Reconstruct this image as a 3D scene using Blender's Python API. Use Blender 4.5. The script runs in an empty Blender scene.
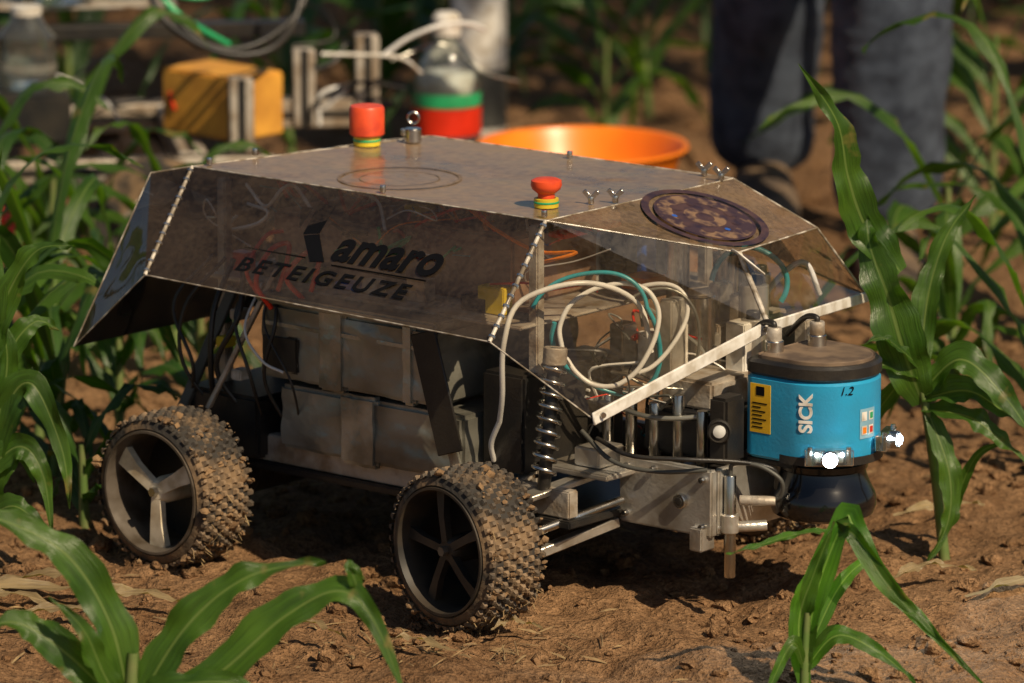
import bpy, bmesh, math, random, time
from mathutils import Vector, Matrix, noise
R = random.Random(7)
scene = bpy.context.scene
scene.view_settings.view_transform = 'Standard'
scene.view_settings.look = 'None'
scene.view_settings.exposure = 0
COL = scene.collection

# ------------------------------------------------------------------ materials
def pm(name, col, rough=0.5, metal=0.0, col2=None, scale=20, bump=0.0, bscale=60, detail=3, lo=0.4, hi=0.65,
       emis=None, estr=0, spec=0.5, trans=0, coat=0):
    m = bpy.data.materials.new(name); m.use_nodes = True
    nt = m.node_tree; N = nt.nodes; L = nt.links
    b = N['Principled BSDF']
    b.inputs['Base Color'].default_value = (*col, 1)
    b.inputs['Roughness'].default_value = rough
    b.inputs['Metallic'].default_value = metal
    b.inputs['Specular IOR Level'].default_value = spec
    b.inputs['Transmission Weight'].default_value = trans
    b.inputs['Coat Weight'].default_value = coat
    tc = N.new('ShaderNodeTexCoord')
    if col2 is None:
        col2 = tuple(c*0.72 for c in col)
    nz = N.new('ShaderNodeTexNoise'); nz.inputs['Scale'].default_value = scale; nz.inputs['Detail'].default_value = detail
    L.new(tc.outputs['Object'], nz.inputs['Vector'])
    mr = N.new('ShaderNodeMapRange'); mr.inputs[1].default_value = lo; mr.inputs[2].default_value = hi
    L.new(nz.outputs['Fac'], mr.inputs[0])
    mx = N.new('ShaderNodeMix'); mx.data_type = 'RGBA'
    mx.inputs[6].default_value = (*col, 1); mx.inputs[7].default_value = (*col2, 1)
    L.new(mr.outputs[0], mx.inputs[0]); L.new(mx.outputs[2], b.inputs['Base Color'])
    if bump > 0:
        n2 = N.new('ShaderNodeTexNoise'); n2.inputs['Scale'].default_value = bscale; n2.inputs['Detail'].default_value = 3
        L.new(tc.outputs['Object'], n2.inputs['Vector'])
        bp = N.new('ShaderNodeBump'); bp.inputs['Strength'].default_value = bump; bp.inputs['Distance'].default_value = 0.004
        L.new(n2.outputs['Fac'], bp.inputs['Height']); L.new(bp.outputs[0], b.inputs['Normal'])
    if emis:
        b.inputs['Emission Color'].default_value = (*emis, 1); b.inputs['Emission Strength'].default_value = estr
    return m

def plexi(name, dust_lo, dust_hi, dust_col, tint=(0.96,0.93,0.87), rough=0.04, scale=9, refl=1.2, t0=.5, t1=.85):
    m = bpy.data.materials.new(name); m.use_nodes = True
    nt = m.node_tree; N = nt.nodes; L = nt.links
    N.clear()
    out = N.new('ShaderNodeOutputMaterial')
    tr = N.new('ShaderNodeBsdfTransparent'); tr.inputs[0].default_value = (*tint, 1)
    gl = N.new('ShaderNodeBsdfGlossy'); gl.inputs['Roughness'].default_value = rough
    tc = N.new('ShaderNodeTexCoord')
    wn = N.new('ShaderNodeTexNoise'); wn.inputs['Scale'].default_value = 14; wn.inputs['Detail'].default_value = 1; L.new(tc.outputs['Object'], wn.inputs['Vector'])
    wb = N.new('ShaderNodeBump'); wb.inputs['Strength'].default_value = .8; wb.inputs['Distance'].default_value = .008; L.new(wn.outputs['Fac'], wb.inputs['Height']); L.new(wb.outputs[0], gl.inputs['Normal'])
    lw = N.new('ShaderNodeFresnel'); lw.inputs['IOR'].default_value = 1.5
    mul = N.new('ShaderNodeMath'); mul.operation = 'MULTIPLY'; mul.inputs[1].default_value = refl; mul.use_clamp = True
    L.new(lw.outputs[0], mul.inputs[0])
    m1 = N.new('ShaderNodeMixShader'); L.new(mul.outputs[0], m1.inputs[0]); L.new(tr.outputs[0], m1.inputs[1]); L.new(gl.outputs[0], m1.inputs[2])
    pb = N.new('ShaderNodeBsdfPrincipled'); pb.inputs['Base Color'].default_value = (*dust_col, 1); pb.inputs['Roughness'].default_value = 0.34
    mp = N.new('ShaderNodeMapping'); mp.inputs['Scale'].default_value = (1, 1.6, 2.2)
    L.new(tc.outputs['Object'], mp.inputs[0])
    nz = N.new('ShaderNodeTexNoise'); nz.inputs['Scale'].default_value = scale; nz.inputs['Detail'].default_value = 6; nz.inputs['Roughness'].default_value = 0.7
    L.new(mp.outputs[0], nz.inputs['Vector'])
    nf = N.new('ShaderNodeTexNoise'); nf.inputs['Scale'].default_value = scale*22; nf.inputs['Detail'].default_value = 2
    L.new(tc.outputs['Object'], nf.inputs['Vector'])
    ad = N.new('ShaderNodeMath'); ad.operation = 'MULTIPLY_ADD'; ad.inputs[1].default_value = 0.35
    L.new(nf.outputs['Fac'], ad.inputs[0]); L.new(nz.outputs['Fac'], ad.inputs[2])
    mr = N.new('ShaderNodeMapRange'); mr.inputs[1].default_value = t0; mr.inputs[2].default_value = t1
    mr.inputs[3].default_value = dust_lo; mr.inputs[4].default_value = dust_hi
    L.new(ad.outputs[0], mr.inputs[0])
    m2 = N.new('ShaderNodeMixShader'); L.new(mr.outputs[0], m2.inputs[0]); L.new(m1.outputs[0], m2.inputs[1]); L.new(pb.outputs[0], m2.inputs[2])
    cr = N.new('ShaderNodeMix'); cr.data_type = 'RGBA'; cr.inputs[6].default_value = (*dust_col, 1); cr.inputs[7].default_value = (*[c*0.5 for c in dust_col], 1)
    L.new(nz.outputs['Fac'], cr.inputs[0]); L.new(cr.outputs[2], pb.inputs['Base Color'])
    L.new(m2.outputs[0], out.inputs[0])
    return m

def leafmat(name, c1, c2, c3, transl=0.35, dmg=.035):
    m = bpy.data.materials.new(name); m.use_nodes = True
    nt = m.node_tree; N = nt.nodes; L = nt.links
    out = N['Material Output']; b = N['Principled BSDF']
    uv = N.new('ShaderNodeUVMap'); uv.uv_map = 'UVMap'
    sep = N.new('ShaderNodeSeparateXYZ'); L.new(uv.outputs[0], sep.inputs[0])
    mp = N.new('ShaderNodeMapping'); mp.inputs['Scale'].default_value = (34, 1.4, 1); L.new(uv.outputs[0], mp.inputs[0])
    vn = N.new('ShaderNodeTexNoise'); vn.inputs['Scale'].default_value = 1.0; vn.inputs['Detail'].default_value = 2; L.new(mp.outputs[0], vn.inputs['Vector'])
    tc = N.new('ShaderNodeTexCoord')
    nz = N.new('ShaderNodeTexNoise'); nz.inputs['Scale'].default_value = 14; nz.inputs['Detail'].default_value = 3; L.new(tc.outputs['Object'], nz.inputs['Vector'])
    m1 = N.new('ShaderNodeMix'); m1.data_type = 'RGBA'; m1.inputs[6].default_value = (*c1, 1); m1.inputs[7].default_value = (*c2, 1)
    mr = N.new('ShaderNodeMapRange'); mr.inputs[1].default_value = 0.35; mr.inputs[2].default_value = 0.65; L.new(nz.outputs['Fac'], mr.inputs[0]); L.new(mr.outputs[0], m1.inputs[0])
    m2 = N.new('ShaderNodeMix'); m2.data_type = 'RGBA'; m2.blend_type = 'MULTIPLY'; m2.inputs[0].default_value = 0.6
    vr = N.new('ShaderNodeMapRange'); vr.inputs[1].default_value = 0.35; vr.inputs[2].default_value = 0.65; vr.inputs[3].default_value = 0.5; vr.inputs[4].default_value = 1.3
    L.new(vn.outputs['Fac'], vr.inputs[0]); L.new(m1.outputs[2], m2.inputs[6]); L.new(vr.outputs[0], m2.inputs[7])
    sb = N.new('ShaderNodeMath'); sb.operation = 'SUBTRACT'; sb.inputs[1].default_value = 0.5; L.new(sep.outputs[0], sb.inputs[0])
    ab = N.new('ShaderNodeMath'); ab.operation = 'ABSOLUTE'; L.new(sb.outputs[0], ab.inputs[0])
    rr = N.new('ShaderNodeMapRange'); rr.inputs[1].default_value = 0.015; rr.inputs[2].default_value = 0.05; rr.inputs[3].default_value = .8; rr.inputs[4].default_value = 0
    L.new(ab.outputs[0], rr.inputs[0])
    m3 = N.new('ShaderNodeMix'); m3.data_type = 'RGBA'; m3.inputs[7].default_value = (*c3, 1); L.new(rr.outputs[0], m3.inputs[0]); L.new(m2.outputs[2], m3.inputs[6])
    pn = N.new('ShaderNodeTexNoise'); pn.inputs['Scale'].default_value = 34; pn.inputs['Detail'].default_value = 3; L.new(tc.outputs['Object'], pn.inputs['Vector'])
    pa = N.new('ShaderNodeMath'); pa.operation = 'MULTIPLY_ADD'; pa.inputs[1].default_value = dmg; L.new(sep.outputs[1], pa.inputs[0]); L.new(pn.outputs['Fac'], pa.inputs[2])
    pr = N.new('ShaderNodeMapRange'); pr.inputs[1].default_value = .72; pr.inputs[2].default_value = .85; L.new(pa.outputs[0], pr.inputs[0])
    m4 = N.new('ShaderNodeMix'); m4.data_type = 'RGBA'; m4.inputs[7].default_value = (.24,.19,.06, 1); L.new(pr.outputs[0], m4.inputs[0]); L.new(m3.outputs[2], m4.inputs[6])
    L.new(m4.outputs[2], b.inputs['Base Color']); b.inputs['Roughness'].default_value = 0.34; b.inputs['Specular IOR Level'].default_value = 0.6
    bp = N.new('ShaderNodeBump'); bp.inputs['Strength'].default_value = 0.5; bp.inputs['Distance'].default_value = 0.002
    L.new(vn.outputs['Fac'], bp.inputs['Height']); L.new(bp.outputs[0], b.inputs['Normal'])
    t = N.new('ShaderNodeBsdfTranslucent')
    hs = N.new('ShaderNodeMix'); hs.data_type = 'RGBA'; hs.blend_type = 'MULTIPLY'; hs.inputs[0].default_value = 1; hs.inputs[7].default_value = (2.1, 2.3, 0.6, 1)
    L.new(m4.outputs[2], hs.inputs[6]); L.new(hs.outputs[2], t.inputs[0])
    ms = N.new('ShaderNodeMixShader'); ms.inputs[0].default_value = transl
    L.new(b.outputs[0], ms.inputs[1]); L.new(t.outputs[0], ms.inputs[2]); L.new(ms.outputs[0], out.inputs[0])
    return m

M = {}
M['alu'] = pm('aluminium', (0.70,0.67,0.61), 0.32, 0.75, (0.42,0.37,0.30), 30, 0.15, 200)
M['aludull'] = pm('aluminium_dusty', (0.50,0.45,0.38), 0.55, 0.4, (0.28,0.21,0.14), 40, 0.3, 150)
M['steel'] = pm('steel', (0.60,0.58,0.54), 0.25, 1.0)
M['black'] = pm('black_plastic', (0.012,0.012,0.013), 0.42, 0, (0.030,0.026,0.021), 25, 0.1, 300)
M['rubber'] = pm('muddy_rubber', (0.030,0.026,0.022), 0.85, 0, (0.20,0.13,0.07), 26, 0.5, 160, lo=0.44, hi=0.62)
M['studs'] = pm('rubber_studs', (0.05,0.042,0.034), 0.7, 0, (0.25,0.17,0.10), 20, 0.3, 300, lo=0.40, hi=0.60)
M['mud'] = pm('dried_mud', (0.26,0.16,0.08), 0.95, 0, (0.13,0.075,0.035), 40, 0.9, 200)
M['rimdark'] = pm('rim_dark', (0.022,0.020,0.018), 0.5, 0.0, (0.06,0.045,0.03), 30)
M['rimmid'] = pm('rim_lip', (0.12,0.10,0.08), 0.45, 0.1, (0.06,0.045,0.03), 40)
M['rimlight'] = pm('rim_pale', (0.80,0.71,0.54), 0.42, 0.0, (0.50,0.40,0.26), 50)
M['tape'] = pm('silver_tape', (0.36,0.36,0.32), 0.30, 0.45, (0.09,0.085,0.07), 11, 1.0, 26, lo=.35, hi=.7)
M['tape2'] = pm('silver_tape_fresh', (0.46,0.46,0.41), 0.25, 0.5, (0.20,0.19,0.155), 20, 1.0, 40)
M['tapedark'] = pm('tape_edge', (0.09,0.09,0.08), 0.5, 0.1)
M['white'] = pm('white_paint', (0.76,0.74,0.69), 0.42, 0, (0.50,0.45,0.37), 60)
M['hose'] = pm('white_hose', (0.76,0.75,0.72), 0.3, 0)
M['teal'] = pm('teal_hose', (0.03,0.32,0.38), 0.3, 0)
M['red'] = pm('red_plastic', (0.75,0.035,0.012), 0.3, 0)
M['estop'] = pm('estop_red', (0.78,0.085,0.022), 0.42, 0, (0.55,0.05,0.02), 60)
M['yellow'] = pm('yellow_plastic', (0.75,0.55,0.03), 0.4, 0)
M['labely'] = pm('warning_label', (0.80,0.47,0.02), 0.45, 0)
M['blue'] = pm('lidar_blue', (0.020,0.31,0.56), 0.38, 0.0, (0.028,0.24,0.42), 14, 0.08, 300)
M['pcb'] = pm('circuit_green', (0.02,0.16,0.06), 0.5, 0, (0.02,0.07,0.03), 90)
M['bluep'] = pm('blue_plastic', (0.03,0.12,0.50), 0.4, 0)
M['orange'] = pm('orange_plastic', (0.90,0.24,0.010), 0.36, 0, (0.84,0.19,0.008), 14)
M['green'] = pm('green_tube', (0.03,0.42,0.16), 0.3, 0)
M['wood'] = pm('orange_wood', (0.72,0.36,0.055), 0.5, 0, (0.54,0.25,0.04), 22, 0.2)
M['ink'] = pm('black_ink', (0.004,0.004,0.005), 0.6, 0, spec=.15)
M['inkb'] = pm('brown_ink', (0.08,0.045,0.045), 0.35, 0, (0.03,0.02,0.035), 60)
M['denim'] = pm('denim', (0.070,0.090,0.130), 0.9, 0, (0.028,0.038,0.062), 30, 0.9, 600)
M['shirt'] = pm('grey_shirt', (0.12,0.12,0.13), 0.9, 0)
M['skin'] = pm('skin', (0.55,0.33,0.24), 0.55, 0)
M['shoe'] = pm('shoe_leather', (0.06,0.045,0.035), 0.7, 0, (0.18,0.12,0.07), 20)
M['hair'] = pm('hair', (0.05,0.03,0.02), 0.6, 0)
M['stalk'] = pm('corn_stalk', (0.10,0.17,0.04), 0.5, 0, (0.17,0.19,0.07), 30)
M['straw'] = pm('straw', (0.30,0.21,0.10), 0.85, 0, (0.17,0.11,0.055), 60)
M['bark'] = pm('bark', (0.12,0.09,0.06), 0.9, 0, (0.05,0.04,0.03), 8, 0.9, 20)
M['led'] = pm('led_emitter', (1,1,1), 0.3, 0, emis=(0.70,0.86,1.0), estr=60)
M['card'] = pm('brown_board', (0.34,0.21,0.13), 0.6, 0, (0.20,0.115,0.07), 14)
M['shell'] = plexi('plexiglass', 0.03, 0.15, (0.46,0.33,0.22), refl=1.25)
M['deck'] = plexi('dusty_plexiglass', 0.22, 0.84, (0.46,0.31,0.18), rough=0.12, scale=4.5, refl=1.3, t0=.42, t1=.8)
M['clear'] = plexi('clear_plastic', 0.05, 0.15, (0.5,0.5,0.46), tint=(0.9,0.95,0.93), refl=2)
M['edge'] = pm('plexi_edge', (0.60,0.55,0.47), 0.2, 0, (0.20,0.16,0.11), 60, lo=.38, hi=.58)
M['leaf'] = leafmat('corn_leaf', (0.078,0.165,0.018), (0.040,0.100,0.013), (0.18,0.26,0.07), .42)
M['leafshade'] = leafmat('corn_leaf_shaded', (0.042,0.105,0.014), (0.025,0.068,0.011), (0.10,0.15,0.045), 0.34)  # darkened copy of the corn leaf: shade on background plants put into the colour
M['dead'] = leafmat('dry_leaf', (0.36,0.27,0.14), (0.22,0.16,0.08), (0.40,0.32,0.18), 0.2)

# ------------------------------------------------------------------ geometry helpers
def link(o, parent=None):
    COL.objects.link(o)
    if parent: o.parent = parent
    return o
def empty(name, loc=(0,0,0), rz=0):
    e = bpy.data.objects.new(name, None); e.location = loc; e.rotation_euler = (0,0,rz); e.empty_display_size = 0.1
    COL.objects.link(e); return e
def mesh(name, V, F, mats, parent=None, smooth=None, uvs=None, midx=None):
    me = bpy.data.meshes.new(name); me.from_pydata([tuple(v) for v in V], [], F)
    if not isinstance(mats, (list, tuple)): mats = [mats]
    for m in mats: me.materials.append(m)
    if midx: me.polygons.foreach_set('material_index', midx)
    if uvs:
        uvl = me.uv_layers.new(name='UVMap')
        data = []
        for l in me.loops: data.extend(uvs[l.vertex_index])
        uvl.data.foreach_set('uv', data)
    if smooth is not None:
        me.polygons.foreach_set('use_smooth', [True]*len(me.polygons))
        if smooth < 180: me.set_sharp_from_angle(angle=math.radians(smooth))
    me.update()
    return link(bpy.data.objects.new(name, me), parent)
def from_bm(name, bm, mats, parent=None, smooth=None):
    me = bpy.data.meshes.new(name); bm.to_mesh(me); bm.free()
    if not isinstance(mats, (list, tuple)): mats = [mats]
    for m in mats: me.materials.append(m)
    if smooth is not None:
        me.polygons.foreach_set('use_smooth', [True]*len(me.polygons)); me.set_sharp_from_angle(angle=math.radians(smooth))
    return link(bpy.data.objects.new(name, me), parent)
def box(name, lo, hi, mat, parent=None, bev=0.0015, rot=None):
    bm = bmesh.new(); bmesh.ops.create_cube(bm, size=1)
    lo = Vector(lo); hi = Vector(hi); c = (lo+hi)/2; s = hi-lo
    bmesh.ops.scale(bm, vec=s, verts=bm.verts)
    if bev > 0: bmesh.ops.bevel(bm, geom=bm.edges[:], offset=min(bev, min(s)*0.4), segments=2, affect='EDGES')
    if rot: bmesh.ops.rotate(bm, cent=(0,0,0), matrix=Matrix.Rotation(rot, 3, 'Z'), verts=bm.verts)
    bmesh.ops.translate(bm, vec=c, verts=bm.verts)
    return from_bm(name, bm, mat, parent, 40)
def frame(p, q):
    p = Vector(p); q = Vector(q); t = (q-p).normalized()
    up = Vector((0,0,1)) if abs(t.z) < 0.9 else Vector((0,1,0))
    s = t.cross(up).normalized(); n = s.cross(t)
    return p, q, t, s, n
def beam(name, p, q, w, h, mat, parent=None, bev=0.001):
    p, q, t, s, n = frame(p, q); Lg = (q-p).length
    bm = bmesh.new(); bmesh.ops.create_cube(bm, size=1)
    bmesh.ops.scale(bm, vec=(Lg, w, h), verts=bm.verts)
    if bev > 0: bmesh.ops.bevel(bm, geom=bm.edges[:], offset=min(bev, w*0.4, h*0.4), segments=1, affect='EDGES')
    mt = Matrix((t, s, n)).transposed().to_4x4(); mt.translation = (p+q)/2
    bmesh.ops.transform(bm, matrix=mt, verts=bm.verts)
    return from_bm(name, bm, mat, parent, 40)
def lathe(name, prof, mat, parent=None, loc=(0,0,0), axis=(0,0,1), seg=48, smooth=35):
    ax = Vector(axis).normalized(); up = Vector((0,0,1)) if abs(ax.z) < 0.9 else Vector((1,0,0))
    a = ax.cross(up).normalized(); b = ax.cross(a); loc = Vector(loc)
    V = []; F = []
    for (r, h) in prof:
        for i in range(seg):
            th = 2*math.pi*i/seg
            V.append(loc+ax*h+(a*math.cos(th)+b*math.sin(th))*max(r, 1e-5))
    for j in range(len(prof)-1):
        for i in range(seg):
            k = (i+1) % seg
            F.append((j*seg+i, j*seg+k, (j+1)*seg+k, (j+1)*seg+i))
    return mesh(name, V, F, mat, parent, smooth)
def cyl(name, p, q, r, mat, parent=None, seg=20, r2=None):
    p = Vector(p); q = Vector(q); L_ = (q-p).length; r2 = r if r2 is None else r2
    prof = [(0,0),(r*0.92,0),(r,min(0.001,L_*.1)),(r2,L_-min(0.001,L_*.1)),(r2*0.92,L_),(0,L_)]
    return lathe(name, prof, mat, parent, p, q-p, seg)
def catmull(pts, n):
    P = [Vector(p) for p in pts]
    P = [P[0]*2-P[1]] + P + [P[-1]*2-P[-2]]
    out = []; segs = len(P)-3
    for i in range(n+1):
        u = i/n*segs; k = min(int(u), segs-1); t = u-k
        a, b, c, d = P[k:k+4]
        out.append(0.5*((2*b)+(c-a)*t+(2*a-5*b+4*c-d)*t*t+(3*b-a-3*c+d)*t*t*t))
    return out
def tube(name, pts, r, mat, parent=None, n=None, seg=8, raw=False):
    n = n or max(10, len(pts)*6)
    C = [Vector(p) for p in pts] if raw else catmull(pts, n)
    V = []; F = []; s = None
    for i, p in enumerate(C):
        t = (C[min(i+1, len(C)-1)]-C[max(i-1, 0)]).normalized()
        if s is None:
            s = t.cross(Vector((0,0,1)) if abs(t.z) < 0.9 else Vector((1,0,0)))
        s = (s-t*s.dot(t)).normalized(); m_ = t.cross(s)
        rr = r(i/(len(C)-1)) if callable(r) else r
        for k in range(seg):
            a = 2*math.pi*k/seg; V.append(p+(s*math.cos(a)+m_*math.sin(a))*rr)
    for i in range(len(C)-1):
        for k in range(seg):
            kk = (k+1) % seg; F.append((i*seg+k, i*seg+kk, (i+1)*seg+kk, (i+1)*seg+k))
    F.append(tuple(range(seg))[::-1]); F.append(tuple(range((len(C)-1)*seg, len(C)*seg)))
    return mesh(name, V, F, mat, parent, 60)
def spring(name, p, q, r, wire, turns, mat, parent):
    p, q, t, s, n = frame(p, q); pts = []
    N_ = turns*14
    for i in range(N_+1):
        a = 2*math.pi*turns*i/N_
        pts.append(p+(q-p)*(i/N_)+(s*math.cos(a)+n*math.sin(a))*r)
    return tube(name, pts, wire, mat, parent, raw=True, seg=6)
def text(name, s, size, mtx, mat, parent, shear=0, extr=0.0004, sp=1.0, offset=0.0, sx=1.0):
    c = bpy.data.curves.new(name, 'FONT'); c.body = s; c.size = size; c.shear = shear; c.extrude = extr; c.space_character = sp
    c.offset = offset; c.materials.append(mat)
    o = bpy.data.objects.new(name, c); link(o, parent); o.matrix_local = mtx @ Matrix.Diagonal((sx,1,1,1)); return o
def basis(o, x, y):
    x = Vector(x).normalized(); y = Vector(y).normalized(); z = x.cross(y)
    m = Matrix((x, y, z)).transposed().to_4x4(); m.translation = Vector(o); return m

# ------------------------------------------------------------------ person (built first: skin modifiers are cheap in a small scene)
per = empty('standing_person', (0,0,0))
def skin(nm, verts, edges, radii, mat, sub=2, root=0, dispf=None):
    me = bpy.data.meshes.new(nm); me.from_pydata(verts, edges, [])
    o = bpy.data.objects.new(nm, me); COL.objects.link(o)
    md = o.modifiers.new('s', 'SKIN')
    sv = me.skin_vertices[0].data
    for i, r in enumerate(radii): sv[i].radius = (r, r); sv[i].use_root = (i == root)
    sb = o.modifiers.new('d', 'SUBSURF'); sb.levels = sub; sb.render_levels = sub
    dg = bpy.context.evaluated_depsgraph_get(); m2 = bpy.data.meshes.new_from_object(o.evaluated_get(dg))
    bpy.data.objects.remove(o)
    if dispf:
        for v in m2.vertices: v.co = v.co+v.normal*dispf(v.co)
    m2.materials.clear(); m2.materials.append(mat)
    m2.polygons.foreach_set('use_smooth', [True]*len(m2.polygons))
    return link(bpy.data.objects.new(nm, m2), per)
def wr(c):
    q = c.z*34+6*noise.noise(Vector((c.x*8, c.y*8, c.z*3)))
    return .003*noise.noise(Vector((c.x*12, c.y*12, c.z*9)))+.006*math.sin(q)*noise.noise(Vector((c.x*10+4, c.y*10, c.z*6)))+.002*noise.noise(Vector((c.x*40, c.y*40, c.z*70)))
hx, hy = .42, 1.80
jv = [(hx,hy,.96),(hx,hy,1.04),
      (hx+.075,hy-.06,.90),(.485,1.66,.70),(.480,1.60,.48),(.478,1.60,.42),(.478,1.61,.25),(.476,1.62,.13),(.476,1.62,.045),
      (hx-.075,hy+.06,.90),(.36,1.92,.70),(.345,1.93,.48),(.342,1.95,.42),(.337,1.99,.25),(.335,2.03,.13),(.335,2.04,.045)]
je = [(0,1),(0,2),(2,3),(3,4),(4,5),(5,6),(6,7),(7,8),(0,9),(9,10),(10,11),(11,12),(12,13),(13,14),(14,15)]
jr = [.15,.145,.10,.090,.084,.084,.078,.072,.074,.10,.090,.084,.083,.078,.074,.076]
skin('jeans', jv, je, jr, M['denim'], 4, 0, wr)
tv = [(hx,hy,1.02),(hx,hy,1.2),(hx,hy,1.38),(hx,hy,1.46),(hx+.17,hy-.06,1.42),(hx+.25,hy-.10,1.18),(hx-.17,hy+.06,1.42),(hx-.25,hy+.04,1.18)]
skin('shirt', tv, [(0,1),(1,2),(2,3),(2,4),(4,5),(2,6),(6,7)], [.145,.14,.155,.07,.065,.055,.065,.055], M['shirt'], 2, 0)
for nm, e, w, sg in (('forearm_right', (hx+.25,hy-.10,1.2), (hx+.22,hy-.25,.99), 1), ('forearm_left', (hx-.25,hy+.04,1.2), (hx-.26,hy-.08,.97), -1)):
    e = Vector(e); w = Vector(w); d = (w-e).normalized(); s = Vector((1,0,0))
    vs = [e, e.lerp(w,.5), w, w+d*.05]; ed = [(0,1),(1,2),(2,3)]; rd = [.042,.038,.026,.032]
    for k in range(4):
        b0 = w+d*.085+s*(-.027+.018*k); i0 = len(vs)
        vs += [b0, b0+d*.035+Vector((0,.006,0)), b0+d*(.055+(.012 if k in (1,2) else 0))+Vector((0,.02,0))]; ed += [(3,i0),(i0,i0+1),(i0+1,i0+2)]; rd += [.010,.0085,.007]
    i0 = len(vs); vs += [w+d*.04+s*.035*sg, w+d*.075+s*.05*sg]; ed += [(3,i0),(i0,i0+1)]; rd += [.011,.009]
    skin(nm, [tuple(v) for v in vs], ed, rd, M['skin'], 2, 0)
skin('head', [(hx,hy,1.44),(hx,hy,1.53),(hx,hy-.01,1.60),(hx,hy-.01,1.68),(hx,hy-.105,1.625),(hx-.085,hy,1.63),(hx+.085,hy,1.63)], [(0,1),(1,2),(2,3),(2,4),(2,5),(2,6)], [.055,.055,.085,.088,.012,.016,.016], M['skin'], 3, 0)
lathe('hair_cap', [(0,.115),(.05,.105),(.085,.07),(.098,.02),(.094,-.02)], M['hair'], per, (hx,hy+.012,1.66), seg=28)
for sg in (-1,1):
    lathe('eye', [(0,.006),(.006,.005),(.010,0),(0,-.004)], M['white'], per, (hx+.032*sg,hy-.088,1.645), (0,-1,0), 14)
    lathe('iris', [(0,.0075),(.004,.007),(.005,.004)], M['ink'], per, (hx+.032*sg,hy-.088,1.645), (0,-1,0), 14)
tube('mouth', [(hx-.022,hy-.088,1.578),(hx,hy-.096,1.576),(hx+.022,hy-.088,1.578)], .004, M['red'], per)
for nm, fx_, fy_ in (('shoe_right', .476,1.60), ('shoe_left', .335,2.0)):
    V = []; F = []; seg = 16
    for j, (yy_, w, h) in enumerate(((.10,.022,.06),(.085,.034,.075),(.04,.038,.085),(-.02,.040,.075),(-.08,.046,.052),(-.13,.044,.042),(-.17,.028,.030))):
        for i in range(seg):
            t = 2*math.pi*i/seg; V.append((fx_+math.cos(t)*w, fy_+yy_, max(.0, h*.5+math.sin(t)*h*.55)))
    for j in range(6):
        for i in range(seg): F.append((j*seg+i, j*seg+(i+1)%seg, (j+1)*seg+(i+1)%seg, (j+1)*seg+i))
    F.append(tuple(range(seg))); F.append(tuple(range(6*seg,7*seg)))
    mesh(nm, V, F, M['shoe'], per, 60)

# ------------------------------------------------------------------ ground
def gh(x, y):
    z = 0.016*noise.noise(Vector((x*1.7, y*1.7, 3.1))) 
    z += 0.013*noise.noise(Vector((x*7, y*7, 0)))
    z += 0.0115*noise.noise(Vector((x*24, y*24, 1.5)))
    z += 0.006*abs(noise.noise(Vector((x*65, y*65, 5.5))))
    return z-0.004
def axis_pts(segs):
    out = []
    for a, b, st in segs:
        n = max(1, int(round((b-a)/st)))
        out += [a+(b-a)*i/n for i in range(n)]
    out.append(segs[-1][1]); return out
xs = axis_pts([(-120,-20,20),(-20,-4,2),(-4,-.8,0.15),(-.8,.85,0.0065),(.85,4,0.15),(4,20,2),(20,120,20)])
ys = axis_pts([(-120,-20,20),(-20,-4,2),(-4,-0.55,0.12),(-0.55,.7,0.007),(.7,4.4,0.024),(4.4,10,0.3),(10,30,2),(30,120,15)])
V = [(x, y, gh(x, y)) for y in ys for x in xs]
nx = len(xs); F = [(j*nx+i, j*nx+i+1, (j+1)*nx+i+1, (j+1)*nx+i) for j in range(len(ys)-1) for i in range(nx-1)]
gm = bpy.data.materials.new('soil'); gm.use_nodes = True
N = gm.node_tree.nodes; L = gm.node_tree.links; b = N['Principled BSDF']; b.inputs['Roughness'].default_value = 0.95; b.inputs['Specular IOR Level'].default_value = 0.12
tc = N.new('ShaderNodeTexCoord')
def nzn(scale, det, rough=0.6):
    n = N.new('ShaderNodeTexNoise'); n.inputs['Scale'].default_value = scale; n.inputs['Detail'].default_value = det; n.inputs['Roughness'].default_value = rough
    L.new(tc.outputs['Object'], n.inputs['Vector']); return n
n1 = nzn(3.5, 4); n2 = nzn(45, 4, 0.7); n3 = nzn(190, 3, 0.75)
r1 = N.new('ShaderNodeValToRGB'); r1.color_ramp.elements[0].position = 0.38; r1.color_ramp.elements[0].color = (0.16,0.085,0.040,1)
r1.color_ramp.elements[1].position = 0.68; r1.color_ramp.elements[1].color = (0.37,0.22,0.115,1)
ad = N.new('ShaderNodeMath'); ad.operation = 'MULTIPLY_ADD'; ad.inputs[1].default_value = 0.5
hf = N.new('ShaderNodeMath'); hf.operation = 'MULTIPLY'; hf.inputs[1].default_value = 0.5; L.new(n2.outputs['Fac'], hf.inputs[0])
L.new(n1.outputs['Fac'], ad.inputs[0]); L.new(hf.outputs[0], ad.inputs[2]); L.new(ad.outputs[0], r1.inputs[0])
mm = N.new('ShaderNodeMix'); mm.data_type = 'RGBA'; mm.blend_type = 'MULTIPLY'; mm.inputs[0].default_value = 0.8
r3 = N.new('ShaderNodeMapRange'); r3.inputs[1].default_value = 0.35; r3.inputs[2].default_value = 0.6; r3.inputs[3].default_value = 0.42; r3.inputs[4].default_value = 1.15
L.new(n3.outputs['Fac'], r3.inputs[0]); L.new(r1.outputs[0], mm.inputs[6]); L.new(r3.outputs[0], mm.inputs[7]); L.new(mm.outputs[2], b.inputs['Base Color'])
bp = N.new('ShaderNodeBump'); bp.inputs['Strength'].default_value = 1.0; bp.inputs['Distance'].default_value = 0.005; L.new(n3.outputs['Fac'], bp.inputs['Height'])
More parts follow.
